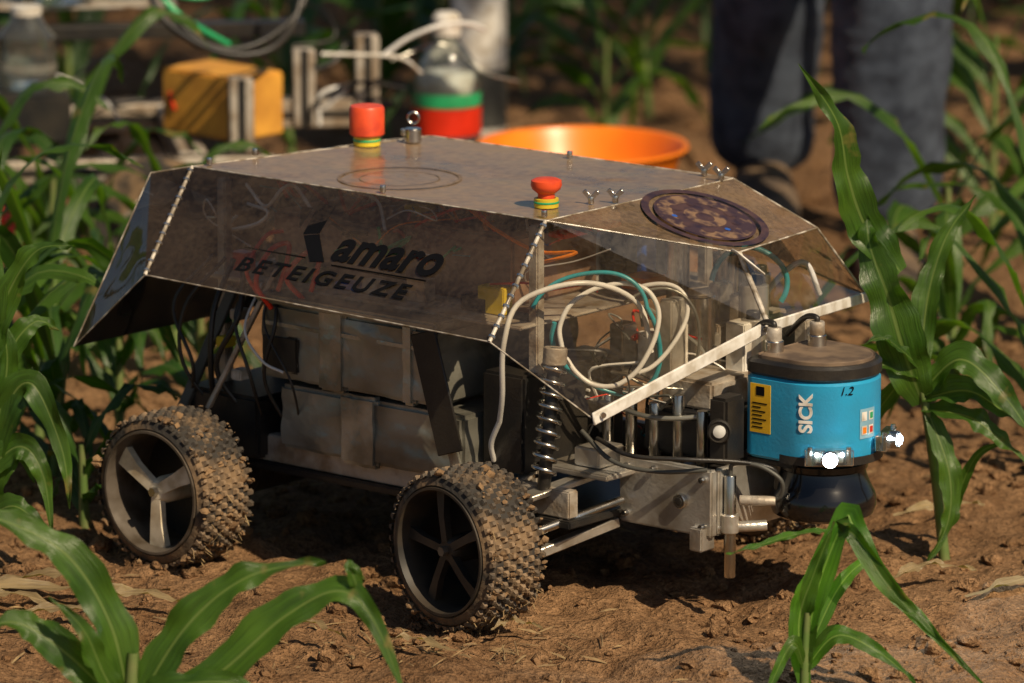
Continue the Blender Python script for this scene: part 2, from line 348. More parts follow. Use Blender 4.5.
bp2 = N.new('ShaderNodeBump'); bp2.inputs['Strength'].default_value = 1.0; bp2.inputs['Distance'].default_value = 0.013; L.new(n2.outputs['Fac'], bp2.inputs['Height']); L.new(bp.outputs[0], bp2.inputs['Normal']); L.new(bp2.outputs[0], b.inputs['Normal'])
M['soil'] = gm
mesh('ground', V, F, gm, None, 180)

def lumps(name, items, mat, parent=None, sub=1):
    tb = bmesh.new(); bmesh.ops.create_icosphere(tb, subdivisions=sub, radius=1)
    tv = [v.co.copy() for v in tb.verts]; tf = [tuple(v.index for v in f.verts) for f in tb.faces]; tb.free()
    V = []; F = []
    vari = []
    for s in range(12):
        vari.append([v*(1+0.7*noise.noise(v*1.4+Vector((s*7.3, 0, 0)))) for v in tv])
    for (p, r) in items:
        o = len(V); tvv = vari[R.randrange(12)]; ca = R.uniform(0,6.28); c, s = math.cos(ca)*r, math.sin(ca)*r; kz = R.uniform(.5,.9)*r
        px, py, pz = p
        for v in tvv: V.append((px+v.x*c-v.y*s, py+v.x*s+v.y*c, pz+v.z*kz))
        F += [tuple(i+o for i in f) for f in tf]
    return mesh(name, V, F, mat, parent, 50)
items = []
for i in range(5200):
    y = R.uniform(-0.5, .8); x = R.uniform(-.7, .8)
    r = 0.0012+0.0105*R.random()**4
    if noise.noise(Vector((x*5, y*5, 9))) < -0.05 and R.random() < 0.75: continue
    items.append(((x, y, gh(x, y)+r*0.25), r))
for i in range(800):
    y = R.uniform(.8, 4.2); x = R.uniform(-1.1, 1.1); r = 0.004+0.02*R.random()**3
    items.append(((x, y, gh(x, y)+r*0.2), r))
lumps('soil_clods', items, gm, None, 2)
V = []; F = []
for i in range(190):
    q = R.random()
    if q < 0.4: x = R.gauss(-0.08, 0.08); y = R.gauss(-0.245, 0.04)
    elif q < .65: x = R.gauss(-.42, .10); y = R.gauss(-.16, .06)
    else: x = R.uniform(-.7, .9); y = R.uniform(-.5, 1.0)
    a = R.uniform(0, math.pi); l = R.uniform(.004, .018); w = R.uniform(.0004, .0012); z = gh(x, y)+R.uniform(.001, .005); tl = R.uniform(-.35,.35)
    d = Vector((math.cos(a), math.sin(a), tl))*l; s = Vector((-math.sin(a), math.cos(a), 0))*w; p = Vector((x, y, z+abs(tl)*l*0.5))
    o = len(V); V += [p-d-s, p+d-s, p+d+s, p-d+s, p+Vector((0,0,w*2))]; F += [(o,o+1,o+4),(o+1,o+2,o+4),(o+2,o+3,o+4),(o+3,o,o+4)]
mesh('straw_litter', V, F, M['straw'])

# ------------------------------------------------------------------ ROBOT
rob = empty('field_robot', (-0.044, -0.16, 0.0), math.radians(-40))
ZC = 0.079
def wheel(name, loc, steer, side, style):
    w = empty(name, loc, steer); w.parent = rob
    s = side
    h = 0.036
    prof = [(0.058,-h+.004),(0.066,-h),(0.073,-h+.003),(0.0765,-h+.010),(0.0778,0),(0.0765,h-.010),(0.073,h-.003),(0.066,h),(0.0645,h-.002)]
    lathe('tyre', prof, M['rubber'], w, axis=(0,s,0), seg=64)
    rp = [(0.0645,h-.003),(0.0640,h+.0015),(0.0615,h+.0015),(0.0605,h-.003),(0.058,h-.014),(0.0575,-h+.006),(0.052,-h+.004)]
    lathe('rim', rp, M['rimmid'] if style == 0 else M['rimdark'], w, axis=(0,s,0), seg=64)
    lathe('rim_back', [(0.0,-h+.016),(0.058,-h+.016)], M['black'], w, axis=(0,s,0), seg=40)
    lathe('hub', [(0,h-.008),(0.009,h-.008),(0.011,h-.010),(0.014,h-.020),(0.014,-h)], M['rimlight'] if style == 0 else M['rimdark'], w, axis=(0,s,0), seg=24)
    lathe('axle_nut', [(0,h-.002),(0.005,h-.002),(0.005,h-.010)], M['steel'] if style == 0 else M['rimmid'], w, axis=(0,s,0), seg=6)
    nsp = 3 if style == 0 else 5
    for k in range(nsp):
        a = 2*math.pi*k/nsp+(2.6 if style == 0 else 0.5)
        c, sn = math.cos(a), math.sin(a)
        V = []; t = Vector((-sn, 0, c)); d = Vector((c, 0, sn))
        for rr, ww, yy in ((0.008,0.0060 if style==0 else .004,h-.008),(0.035,0.0075 if style==0 else .004,h-.008),(0.0585,0.011 if style==0 else .006,h-.011)):
            for sg, dz in ((-1,0),(1,0),(1,-.008),(-1,-.008)):
                V.append(d*rr+t*ww*sg+Vector((0, s*(yy+dz), 0)))
        F = []
        for j in range(2):
            for q in range(4): F.append((j*4+q, j*4+(q+1)%4, (j+1)*4+(q+1)%4, (j+1)*4+q))
        mesh('spoke_%d' % (k+1), V, F, M['rimlight'] if style == 0 else M['rimdark'], w, 30)
    V = []; F = []
    rows = 9; cnt = 42
    for j in range(rows):
        y = -h+.004+(2*h-.008)*j/(rows-1)
        e = abs(y)/h
        r0 = 0.0775-0.0035*e**4
        for i in range(cnt):
            a = 2*math.pi*(i+0.5*(j % 2)+R.uniform(-.06,.06))/cnt
            d = Vector((math.cos(a), e**6*0.25*(1 if y > 0 else -1), math.sin(a))).normalized(); t = Vector((-math.sin(a), 0, math.cos(a))); u = d.cross(t)
            c = Vector((math.cos(a)*r0, y, math.sin(a)*r0)); hh = R.uniform(.0026, .0044); o = len(V)
            for (k, dd) in ((0.0032,-0.0005),(0.0017,hh)):
                for sg in ((-1,-1),(1,-1),(1,1),(-1,1)): V.append(c+t*k*sg[0]+u*k*sg[1]+d*dd)
            F += [(o+4,o+5,o+6,o+7)]+[(o+q,o+(q+1)%4,o+4+(q+1)%4,o+4+q) for q in range(4)]
    mesh('tread_studs', V, F, M['studs'], w)
    it = []
    for i in range(420):
        a = R.gauss(-1.0, 0.8) if R.random() < .6 else R.uniform(0, 6.28); y = R.uniform(-h, h)
        rr = R.uniform(.0765, .0795); it.append(((math.cos(a)*rr, y, math.sin(a)*rr), 0.001+0.0045*R.random()**3))
    lumps('mud_lumps', it, M['mud'], w, 1)
    V = []; F = []
    for i in range(60):
        a = R.gauss(-0.9, 0.6); y = R.uniform(-h, h); rr = .0815
        p = Vector((math.cos(a)*rr, y, math.sin(a)*rr)); d = Vector((R.uniform(-1,1), R.uniform(-1,1), R.uniform(-1,1)))*R.uniform(.003,.008); q = Vector((d.y, -d.x, d.z*.3)).normalized()*.0005
        o = len(V); V += [p-d-q, p+d-q, p+d+q, p-d+q]; F.append((o,o+1,o+2,o+3))
    mesh('straw_bits', V, F, M['straw'], w)
    return w
wheel('wheel_front_near', (0,0,ZC), math.radians(-9), -1, 1)
wheel('wheel_rear_near', (-0.392,0,ZC), math.radians(-1), -1, 0)
wheel('wheel_front_far', (0,0.48,ZC), math.radians(-9), 1, 1)
wheel('wheel_rear_far', (-0.392,0.48,ZC), 0, 1, 0)

# chassis
box('chassis_plate', (-0.44,0.085,0.088), (0.06,0.40,0.096), M['black'], rob)
box('frame_rail_near', (-0.44,0.09,0.097), (0.055,0.105,0.125), M['aludull'], rob)
box('frame_rail_far', (-0.44,0.375,0.097), (0.055,0.39,0.125), M['aludull'], rob)
def wrapped(nm, lo, hi, mat, seed, amp=.0022):
    bm = bmesh.new(); bmesh.ops.create_cube(bm, size=1)
    lo = Vector(lo); hi = Vector(hi); s = hi-lo; c = (hi+lo)/2
    bmesh.ops.scale(bm, vec=s, verts=bm.verts)
    bmesh.ops.bevel(bm, geom=bm.edges[:], offset=min(.004, min(s)*.3), segments=2, affect='EDGES')
    bmesh.ops.subdivide_edges(bm, edges=[e for e in bm.edges if e.calc_length() > .02], cuts=22, use_grid_fill=True)
    for v in bm.verts:
        p = v.co+Vector((seed, 0, 0)); n_ = noise.noise(Vector((p.x*20, p.y*20, p.z*55)))+.6*noise.noise(Vector((p.x*70, p.y*60, p.z*40)))
        v.co += v.co.normalized()*n_*amp
    bmesh.ops.translate(bm, vec=c, verts=bm.verts)
    return from_bm(nm, bm, mat, rob, 50)
wrapped('battery_box_upper', (-0.340,0.075,0.190), (-0.105,0.30,0.268), M['tape'], 1, .003)
wrapped('battery_box_lower', (-0.318,0.078,0.118), (-0.072,0.30,0.184), M['tape'], 4, .003)
wrapped('tape_strip_a', (-0.262,0.0725,0.186), (-0.225,0.09,0.2715), M['tape2'], 7, .0018)
wrapped('tape_strip_b', (-0.15,0.0725,0.186), (-0.132,0.09,0.2715), M['tape2'], 9, .0012)
wrapped('tape_strip_c', (-0.235,0.075,0.114), (-0.185,0.09,0.187), M['tape2'], 11, .0018)
wrapped('tape_strip_d', (-0.335,0.0735,0.242), (-0.11,0.085,0.252), M['tape2'], 17, .0016)
wrapped('black_label', (-0.337,0.0725,0.198), (-0.288,0.08,0.236), M['black'], 13, .0008)
wrapped('battery_lid', (-0.343,0.068,0.2685), (-0.10,0.29,0.277), M['tape'], 15, .001)
beam('strap_upper', (-0.112,0.064,0.268), (-0.074,0.062,0.150), 0.034, 0.003, M['black'], rob)
beam('strap_side', (-0.09,0.066,0.200), (-0.068,0.07,0.118), 0.014, 0.003, M['tape2'], rob)
box('module_front', (-0.066,0.10,0.13), (-0.012,0.26,0.23), M['black'], rob, .003)
beam('rear_strut_1', (-0.46,0.06,0.10), (-0.40,0.10,0.27), 0.012, 0.006, M['tapedark'], rob)
beam('rear_strut_2', (-0.40,0.06,0.15), (-0.33,0.09,0.30), 0.010, 0.005, M['aludull'], rob)
box('rear_motor_block', (-0.45,0.075,0.10), (-0.345,0.2,0.165), M['black'], rob, .004)
cyl('rear_axle', (-0.392,0.03,ZC), (-0.392,0.45,ZC), 0.008, M['steel'], rob)
cyl('rear_gearbox', (-0.392,0.10,ZC), (-0.392,0.20,ZC), 0.026, M['black'], rob)
box('rear_panel', (-0.45,0.21,0.10), (-0.35,0.38,0.27), M['black'], rob, .004)
for i, (x, y, z, m_) in enumerate(((-.43,.09,.19,'aludull'),(-.40,.085,.215,'yellow'),(-.375,.08,.185,'white'),(-.42,.10,.235,'pcb'),(-.385,.09,.245,'aludull'))):
    box('rear_fitting_%d' % i, (x-.007,y-.006,z-.005), (x+.007,y+.012,z+.006), M[m_], rob)
# shelf & uprights
box('electronics_shelf', (-0.44,0.10,0.276), (-0.015,0.43,0.280), M['aludull'], rob)
for i, (x, y) in enumerate(((-0.43,.12),(-0.43,.40),(-0.02,.13),(-0.02,.40),(-.22,.40))):
    box('upright_%d' % i, (x-.006,y-.006,0.096), (x+.006,y+.006,0.378), M['aludull'], rob)
box('control_case', (-.39,.150,.2805), (-.24,.30,.345), M['card'], rob, .003)
box('control_case_b', (-.225,.165,.2805), (-.08,.30,.352), M['card'], rob, .003)
mats = ['black','aludull','pcb','bluep','black','white','pcb','red','alu','orange','yellow','black']
k = 0
for x in (-.42,-.385,-.35,-.315,-.28,-.245,-.21,-.175,-.14,-.105,-.07,-.045):
    for y in (.135,.33,.37,.40):
        if R.random() < .2: continue
        w = R.uniform(.008,.017); d = R.uniform(.006,.010) if y < .2 else R.uniform(.008,.02); h = R.uniform(.010,.085); xx = x+R.uniform(-.01,.01)
        box('electronics_%d' % k, (xx-w,y-d,.2805), (xx+w,y+d,.2805+h*(0.35 if y < .2 else 1)), M[R.choice(mats)], rob, .001); k += 1
    if R.random() < .75:
        z0 = R.uniform(.3525,.354); box('board_part_%d' % k, (x-.01,.18+R.uniform(0,.08),z0), (x+.012,.28,z0+R.uniform(.004,.016)), M[R.choice(mats)], rob, .001)
wc = ['red','red','black','yellow','bluep','white','teal','orange','hose','red','hose','green','orange']
for i in range(70):
    x = R.uniform(-.43,-.03); y = R.uniform(.125,.26); z = .30+R.uniform(0,.06)
    p = [Vector((x,y,z))]
    for j in range(4):
        q = p[-1]+Vector((R.uniform(-.05,.05), R.uniform(-.02,.03), R.uniform(-.02,.028))); q.z = min(max(q.z,.283),.374); q.y = max(q.y, .122); p.append(q)
    tube('wire_%d' % i, p, R.choice((.0008,.0012,.0019)), M[R.choice(wc)], rob, n=20, seg=5)
tube('red_cable_1', [(-.325,.075,.262),(-.332,.060,.29),(-.328,.075,.320),(-.315,.09,.328),(-.312,.085,.31),(-.320,.08,.28)], .0028, M['red'], rob)
tube('red_cable_2', [(-.285,.08,.275),(-.292,.062,.30),(-.285,.080,.322),(-.272,.09,.325),(-.270,.085,.31),(-.275,.08,.285)], .0028, M['red'], rob)
tube('red_cable_3', [(-.345,.08,.27),(-.352,.068,.30),(-.344,.088,.332),(-.33,.10,.338)], .0022, M['red'], rob)
for i in range(7):
    x = R.uniform(-.43,-.32)
    tube('rear_cable_%d' % i, [(x,.10,.30),(x+R.uniform(-.03,.03),.07,.25),(x+R.uniform(-.03,.04),.065,.19),(x+R.uniform(-.03,.04),.09,.13)], R.choice((.0012,.002,.003)), M[R.choice(['black','black','black','tapedark'])], rob)
tube('rear_cable_white', [(-.36,.10,.28),(-.35,.062,.24),(-.325,.06,.21),(-.30,.065,.20)], .0014, M['hose'], rob)

# front mechanics
for nm, y in (('near',.09),('far',.42)):
    sgn = 1 if nm == 'near' else -1
    spring('shock_spring_'+nm, (.022,y,.135), (.018,y+.022*sgn,.245), .0115, .0021, 9, M['steel'], rob)
    cyl('shock_body_'+nm, (.022,y,.115), (.018,y+.024*sgn,.262), .0065, M['black'], rob)
    cyl('shock_top_'+nm, (.018,y+.022*sgn,.245), (.018,y+.024*sgn,.262), .012, M['aludull'], rob)
    y0, y1 = (.035,.165) if nm == 'near' else (.445,.33)
    beam('lower_arm_'+nm, (.012,y0,.052), (.055,y1,.082), .012, .010, M['alu'], rob)
    beam('lower_arm_b_'+nm, (-.028,y0,.052), (-.03,y1,.082), .012, .009, M['alu'], rob)
    cyl('steering_rod_'+nm, (.03,y0,.083), (.062,y1,.105), .0045, M['steel'], rob)
    beam('upper_arm_'+nm, (.008,y0,.112), (.04,y1,.132), .020, .006, M['alu'], rob)
    beam('upper_arm_b_'+nm, (-.02,y0,.112), (-.03,y1,.128), .012, .006, M['aludull'], rob)
    box('knuckle_'+nm, (-.016,min(y0,y0+.012*sgn),.045), (.016,max(y0,y0+.012*sgn),.12), M['aludull'], rob, .003)
    cyl('axle_'+nm, (0,y0-.02*sgn,ZC), (0,y1,.098), .006, M['steel'], rob)
    cyl('arm_ball_'+nm, (.03,y0,.078), (.03,y0,.090), .007, M['steel'], rob, 14)
box('front_block', (.055,.168,.082), (.172,.178,.150), M['alu'], rob, .002)
box('front_block_far', (.055,.345,.082), (.172,.355,.150), M['alu'], rob, .002)
box('front_crossplate', (.165,.18,.082), (.172,.343,.150), M['alu'], rob, .002)
box('front_floor', (.055,.18,.082), (.163,.343,.087), M['aludull'], rob, .001)
for i, (x, z) in enumerate(((.135,.115),(.065,.14),(.065,.092),(.162,.14),(.162,.092),(.10,.142))):
    r = .0075 if i == 0 else .0032
    cyl('bolt_%d' % i, (x,.1685,z), (x,.1625,z), r, M['steel'], rob, 14)
    cyl('bolt_hole_%d' % i, (x,.1626,z), (x,.1618,z), r*.55, M['black'], rob, 6)
box('tie_plate', (-.02,.125,.132), (.075,.20,.138), M['alu'], rob)
box('tie_block', (.02,.14,.139), (.052,.18,.158), M['alu'], rob)
for i in range(5):
    cyl('pillar_%d' % i, (.015+.03*i,.20,.14), (.015+.03*i,.20,.20+.012*(i%2)), .006, M['steel'], rob, 14)
box('servo_block', (.06,.20,.151), (.145,.30,.195), M['black'], rob, .003)
box('servo_cover', (.07,.215,.196), (.135,.285,.225), M['aludull'], rob, .003)
for i, (x, y, z0, z1, r) in enumerate(((.05,.30,.2,.29,.018),(.09,.34,.2,.30,.015),(.03,.37,.2,.32,.013),(.12,.30,.2,.275,.012),(.0,.33,.2,.34,.012),(.06,.39,.15,.30,.010))):
    cyl('motor_%d' % i, (x,y,z0), (x,y,z1), r, M['alu' if i%2 else 'steel'], rob, 24)
    cyl('motor_cap_%d' % i, (x,y,z1), (x,y,z1+.008), r*.6, M['black' if i%2 else 'aludull'], rob, 18)
box('front_deck', (.0,.22,.215), (.12,.42,.2195), M['alu'], rob)
for i in range(22):
    x = R.uniform(.0,.115); y = R.uniform(.22,.43); h = R.uniform(.015,.085); s_ = R.uniform(.005,.013)
    box('front_module_%d' % i, (x-s_,y-.012,.22), (x+s_,y+.012,.22+h), M[R.choice(['alu','aludull','white','black','steel','alu'])], rob)
def ring(c, r, a0, a1, tilt, n=14):
    out = []
    for i in range(n+1):
        a = math.radians(a0+(a1-a0)*i/n)
        rr = r*(1+.06*math.sin(3*a+c[2]*90))
        out.append(Vector(c)+Vector((math.cos(a)*rr*.75, math.cos(a)*rr*.6+tilt*math.sin(a), math.sin(a)*rr)))
    return out
tube('hose_white_loop', ring((.045,.165,.272), .050, -150, 200, .012), .0026, M['hose'], rob)
tube('hose_white_loop_b', ring((.060,.20,.275), .042, -80, 110, .02), .0024, M['hose'], rob)
tube('hose_teal_loop', ring((.04,.17,.262), .055, -200, 40, -.012), .0026, M['teal'], rob)
tube('hose_teal_c', ring((.03,.15,.275), .060, 20, 160, .01), .0022, M['teal'], rob)
tube('hose_grey_loop', ring((.065,.21,.262), .05, -120, 130, .0), .0016, M['tape'], rob)
tube('hose_teal_b', ring((.08,.34,.295), .04, -20, 170, .01), .003, M['teal'], rob)
tube('hose_white_side', [(-.030,.085,.185),(-.018,.075,.215),(-.010,.068,.27),(-.005,.09,.31),(.035,.14,.325),(.06,.19,.30),(.07,.2,.25)], .0028, M['hose'], rob)
tube('hose_white_side_b', [(-.030,.085,.185),(-.045,.09,.16),(-.05,.10,.14)], .0028, M['hose'], rob)
tube('hose_white_far', [(.06,.36,.25),(.09,.38,.30),(.108,.40,.315),(.112,.42,.28)], .003, M['hose'], rob)
tube('cable_front_1', [(.05,.14,.17),(.10,.13,.162),(.15,.15,.162),(.19,.19,.158),(.215,.212,.150),(.212,.22,.13)], .0024, M['black'], rob)
tube('cable_front_2', [(.03,.14,.175),(.07,.14,.150),(.12,.15,.145),(.165,.17,.150)], .0024, M['tapedark'], rob)
tube('cable_front_3', [(.03,.17,.2),(.09,.18,.19),(.14,.21,.195),(.17,.26,.205),(.17,.3,.22)], .0026, M['tape'], rob)
for i in range(32):
    p = [Vector((R.uniform(-.02,.08), R.uniform(.12,.34), R.uniform(.15,.27)))]
    for j in range(4):
        q = p[-1]+Vector((R.uniform(-.035,.045), R.uniform(-.02,.04), R.uniform(-.03,.035))); q.z = min(q.z,.31); q.x = min(q.x,.11); q.y = max(q.y,.115); p.append(q)
    tube('front_wire_%d' % i, p, R.choice((.0007,.001,.0016)), M[R.choice(['hose','black','black','hose','tape','tape','teal','red'])], rob, n=22, seg=5)

# shell
P = dict(A=(-.47,.115,.386), B=(0,.12,.386), C=(0,.42,.386), D=(-.40,.41,.386), A2=(-.515,.10,.376), D2=(-.47,.42,.372),
         S=(.012,.02,.282), Q=(-.449,.02,.289), Q2=(-.552,.02,.20), SF=(.012,.516,.282), QF=(-.44,.516,.289), Q2F=(-.54,.516,.20),
         E=(.108,.42,.348), F=(.126,.268,.348), H=(.163,.268,.28), G=(.14,.02,.225), I=(.10,.515,.263))
def shell(nm, faces, mat):
    ks = []; F_ = []
    for f in faces:
        idx = []
        for c in f.split():
            if c not in ks: ks.append(c)
            idx.append(ks.index(c))
        F_.append(tuple(idx))
    mesh(nm, [P[c] for c in ks], F_, mat, rob)
shell('shell_deck', ['A B C D', 'A D D2 A2'], M['deck'])
shell('shell_nose', ['B F E C'], plexi('dusty_nose', 0.15, 0.65, (0.44,0.30,0.18), rough=.1, scale=8))
shell('shell_front', ['B S G', 'B G H', 'B H F', 'F H I E'], plexi('front_plexiglass', 0.01, 0.10, (0.46,0.36,0.26), refl=1.5))
shell('shell_sides', ['A Q S B', 'C E I SF', 'D C SF QF', 'A2 Q2 Q A', 'D QF Q2F D2', 'A2 D2 Q2F Q2'], M['shell'])
for i, (a, c, r) in enumerate((('A','B',.0009),('B','C',.0008),('C','D',.0009),('D','A',.0007),('B','S',.0022),('A','Q',.0022),('Q','S',.0008),('S','G',.0008),('A2','Q2',.0009),('Q','Q2',.0008),
                          ('B','F',.0010),('F','E',.0009),('E','C',.0009),('F','H',.0028),('E','I',.0012),('C','SF',.001),('A2','D2',.0008),('A','A2',.001),('SF','I',.001),('D','D2',.0008))):
    tube('shell_edge_%d' % i, [P[a], tuple((Vector(P[a])+Vector(P[c]))/2), P[c]], r, M['edge'], rob, n=4, seg=6)
for a, c in (('B','S'),('A','Q')):
    for i in range(12):
        p = Vector(P[a]).lerp(Vector(P[c]), (i+.5)/12)
        lathe('seam_tie', [(.0022,-.0014),(.0035,-.0012),(.0035,.0012),(.0022,.0014)], M['steel'], rob, p, Vector(P[c])-Vector(P[a]), 8)
def off(p, d): return Vector(p)+Vector(d)
beam('nose_strip_near', off(P['G'],(.004,-.002,-.001)), off(P['H'],(.004,-.006,-.001)), .003, .013, M['white'], rob)
beam('nose_strip_far', off(P['H'],(.004,.004,-.001)), off(P['I'],(.004,0,-.001)), .003, .011, M['white'], rob)
beam('nose_bracket', off(P['F'],(.004,-.012,.004)), off(P['F'],(.02,.012,-.02)), .02, .002, M['white'], rob)
for t in (.04,.96):
    p = Vector(P['G']).lerp(Vector(P['H']), t)+Vector((.006,-.001,0)); cyl('strip_bolt', p, p+Vector((.003,-.002,0)), .003, M['steel'], rob, 10)
def estop(nm, x, y, z, s, cone):
    lathe(nm+'_base', [(0,0),(.013*s,0),(.013*s,.009*s),(.010*s,.0095*s)], M['yellow'], rob, (x,y,z), seg=28)
    lathe(nm+'_ring', [(.0132*s,.004*s),(.0136*s,.0045*s),(.0136*s,.0058*s),(.0132*s,.0063*s)], M['green'], rob, (x,y,z), seg=28)
    if cone: pr = [(.009*s,.009*s),(.009*s,.014*s),(.015*s,.019*s),(.0165*s,.023*s),(.016*s,.028*s),(.012*s,.030*s),(0,.0305*s)]
    else: pr = [(.014*s,.009*s),(.0170*s,.011*s),(.0173*s,.036*s),(.0160*s,.0385*s),(0,.039*s)]
    lathe(nm+'_cap', pr, M['estop'], rob, (x,y,z), seg=36)
estop('emergency_stop_rear', -.412,.322,.387,1.08,False)
estop('emergency_stop_front', -.044,.174,.387,.95,True)
cyl('key_switch_base', (-.385,.365,.387), (-.385,.365,.402), .009, M['steel'], rob)
lathe('key_ring', [(.006,-.0012),(.0075,0),(.006,.0012),(.0045,0),(.006,-.0012)], M['steel'], rob, (-.385,.365,.413), (0.6,-.8,0), 20)
for i, (x, y) in enumerate(((-.02,.215),(-.005,.235),(-.03,.41),(0.0,.40),(-.46,.13),(-.46,.2),(-.42,.39),(-.2,.40),(-.22,.128),(-.01,.13))):
    cyl('wing_bolt_%d' % i, (x,y,.387), (x,y,.394), .0032, M['steel'], rob, 10)
    if i < 4:
        beam('wing_%d' % i, (x,y,.392), (x-.007,y-.003,.400), .002, .005, M['steel'], rob, .0005)
        beam('wing_b_%d' % i, (x,y,.392), (x+.007,y+.003,.400), .002, .005, M['steel'], rob, .0005)
def rings(nm, c, xd, yd, radii, mat):
    V = []; F = []; seg = 64
    c = Vector(c); xd = Vector(xd).normalized(); yd = Vector(yd).normalized()
    for (r0, r1) in radii:
        o = len(V)
        for i in range(seg):
            a = 2*math.pi*i/seg; d = xd*math.cos(a)+yd*math.sin(a); V += [c+d*r0, c+d*r1]
        for i in range(seg):
            k2 = (i+1) % seg; F.append((o+2*i, o+2*i+1, o+2*k2+1, o+2*k2))
    mesh(nm, V, F, mat, rob)
fx = Vector((.118,0,-.036)).normalized()
rings('nose_emblem', (.058,.30,.3702), fx, (0,1,0), ((.058,.066),(.0,.053)), M['inkb'])
M['etan'] = pm('emblem_tan', (.24,.15,.09), .4, 0, (.05,.03,.04), 60, lo=.42, hi=.55)
rings('nose_emblem_inner', (.058,.30,.3704), fx, (0,1,0), ((.034,.050),(.010,.022)), M['etan'])
for i in range(9):
    a = i*.7; c = Vector((.058,.30,.3706))+fx*math.cos(a)*.030+Vector((0,1,0))*math.sin(a)*.036
    rings('emblem_spot_%d' % i, c, fx, (0,1,0), ((0,.003+.002*(i%3)),), M['inkb'] if i % 3 else M['etan'] if i == 3 else M['bluep'])
rings('deck_emblem', (-.26,.20,.3868), (1,0,0), (0,1,0), ((.060,.064),(.04,.0415)), pm('faint_print', (.13,.09,.06), .5, 0, (.26,.18,.11), 50))
su = Vector((0,.10,.104)).normalized(); sn = Vector((1,0,0)).cross(su)
def sp(x, t): return Vector((x,.02,.2855))+Vector((0,.0997,.1005))*t+sn*.0012
text('lettering_name', 'amaro', .053, basis(sp(-.232,.41), (1,0,0), su), M['ink'], rob, .2, sp=1.02, offset=.0014)
text('lettering_subtitle', 'BETEIGEUZE', .024, basis(sp(-.343,.19), (1,0,0), su), M['ink'], rob, .2, sp=1.30, offset=.0004, sx=1.38)
def poly(nm, pts, mat): mesh(nm, [sp(x, t) for x, t in pts], [tuple(range(len(pts)))], mat, rob)
poly('lettering_k_arm', [(-.284,.84),(-.2615,.845),(-.262,.60),(-.282,.57)], M['ink'])
poly('lettering_k_leg', [(-.2805,.565),(-.2615,.595),(-.236,.375),(-.254,.36)], M['ink'])
poly('lettering_k_bar', [(-.304,.80),(-.288,.80),(-.290,.62),(-.292,.62)], M['ink'])
beam('lettering_line', sp(-.345,.385), sp(-.262,.385), .0004, .0016, M['ink'], rob, 0)
beam('lettering_line_b', sp(-.225,.36), sp(-.10,.36), .0004, .0016, M['ink'], rob, 0)

# ---- lidar
lx, ly, lr = .228, .275, .056
def dshape(nm, r, z0, z1, mat, back=.058, bev=.003):
    pts = []
    for i in range(33):
        a = -math.pi/2+math.pi*i/32; pts.append((lx+r*math.cos(a), ly+r*math.sin(a)))
    for i in range(6):
        a = math.pi/2+math.pi/2*i/5; pts.append((lx-back+.012+.012*math.cos(a), ly+r-.012+.012*math.sin(a)))
    for i in range(6):
        a = math.pi+math.pi/2*i/5; pts.append((lx-back+.012+.012*math.cos(a), ly-r+.012+.012*math.sin(a)))
    n = len(pts); V = []; F = []
    lv = [(z0,1-bev/r),(z0+bev,1),(z1-bev,1),(z1,1-bev/r)]
    for z, s in lv:
        for x, y in pts: V.append((lx+(x-lx)*s, ly+(y-ly)*s, z))
    for j in range(3):
        for i in range(n): F.append((j*n+i, j*n+(i+1)%n, (j+1)*n+(i+1)%n, (j+1)*n+i))
    F.append(tuple(range(n))[::-1]); F.append(tuple(range(3*n, 4*n)))
    mesh(nm, V, F, mat, rob, 35)
dshape('lidar_body', lr, .157, .240, M['blue'])
dshape('lidar_cap', lr+.001, .2402, .256, M['black'])
dshape('lidar_lid', lr-.006, .2562, .259, pm('lidar_dusty_lid', (.20,.14,.09), .6, 0, (.10,.07,.05), 40), .050)
lathe('lidar_scan_window', [(.040,.058),(.045,.055),(.044,.049),(.042,.047),(.043,.042),(.047,.032),(.0515,.024),(.053,.018),(.053,.011),(.050,.003),(.045,0),(0,0)], pm('lidar_window', (.006,.006,.007), .16, 0, coat=.3), rob, (lx,ly,.0965), seg=56)
for i, (x, y) in enumerate(((.185,.25),(.20,.30))):
    cyl('lidar_plug_%d' % i, (x,y,.258), (x,y,.270), .0095, M['steel'], rob, 18)
    cyl('lidar_plug_cap_%d' % i, (x,y,.270), (x,y,.283), .0075, M['aludull'], rob, 12)
    tube('lidar_cable_%d' % i, [(x,y,.281),(x-.002,y,.287),(x-.02,y+.005,.283),(x-.045,y+.01,.262)], .003, M['black'], rob)
yy = ly-lr-.0006
box('lidar_warning_label', (.180,yy,.183), (.205,yy+.001,.232), M['labely'], rob, 0)
for i in range(7):
    box('label_text_%d' % i, (.183,yy-.0004,.188+.004*i), (.183+R.uniform(.010,.018),yy,.1892+.004*i), M['ink'], rob, 0)
box('label_symbol', (.1875,yy-.0004,.2205), (.1975,yy,.2295), M['ink'], rob, 0)
a = math.radians(-68)
nrm = Vector((math.cos(a), math.sin(a), 0)); tan = Vector((-math.sin(a), math.cos(a), 0))
c0 = Vector((lx,ly,0))+nrm*(lr+.0004)
text('lidar_maker_text', 'SICK', .0185, basis(c0+Vector((0,0,.190))+tan*.003, (0,0,1), -tan), M['white'], rob, 0, .0003, 1.0, .0006)
def curved(nm, a0, a1, z0, z1, mat, d=.0006):
    V = []; F = []
    for i in range(17):
        a = math.radians(a0+(a1-a0)*i/16)
        for z in (z0, z1): V.append((lx+(lr+d)*math.cos(a), ly+(lr+d)*math.sin(a), z))
    for i in range(16): F.append((2*i, 2*i+2, 2*i+3, 2*i+1))
    mesh(nm, V, F, mat, rob, 180)
curved('lidar_panel_label', -14, 8, .182, .212, pm('label_pale_blue', (.25,.48,.62), .5))
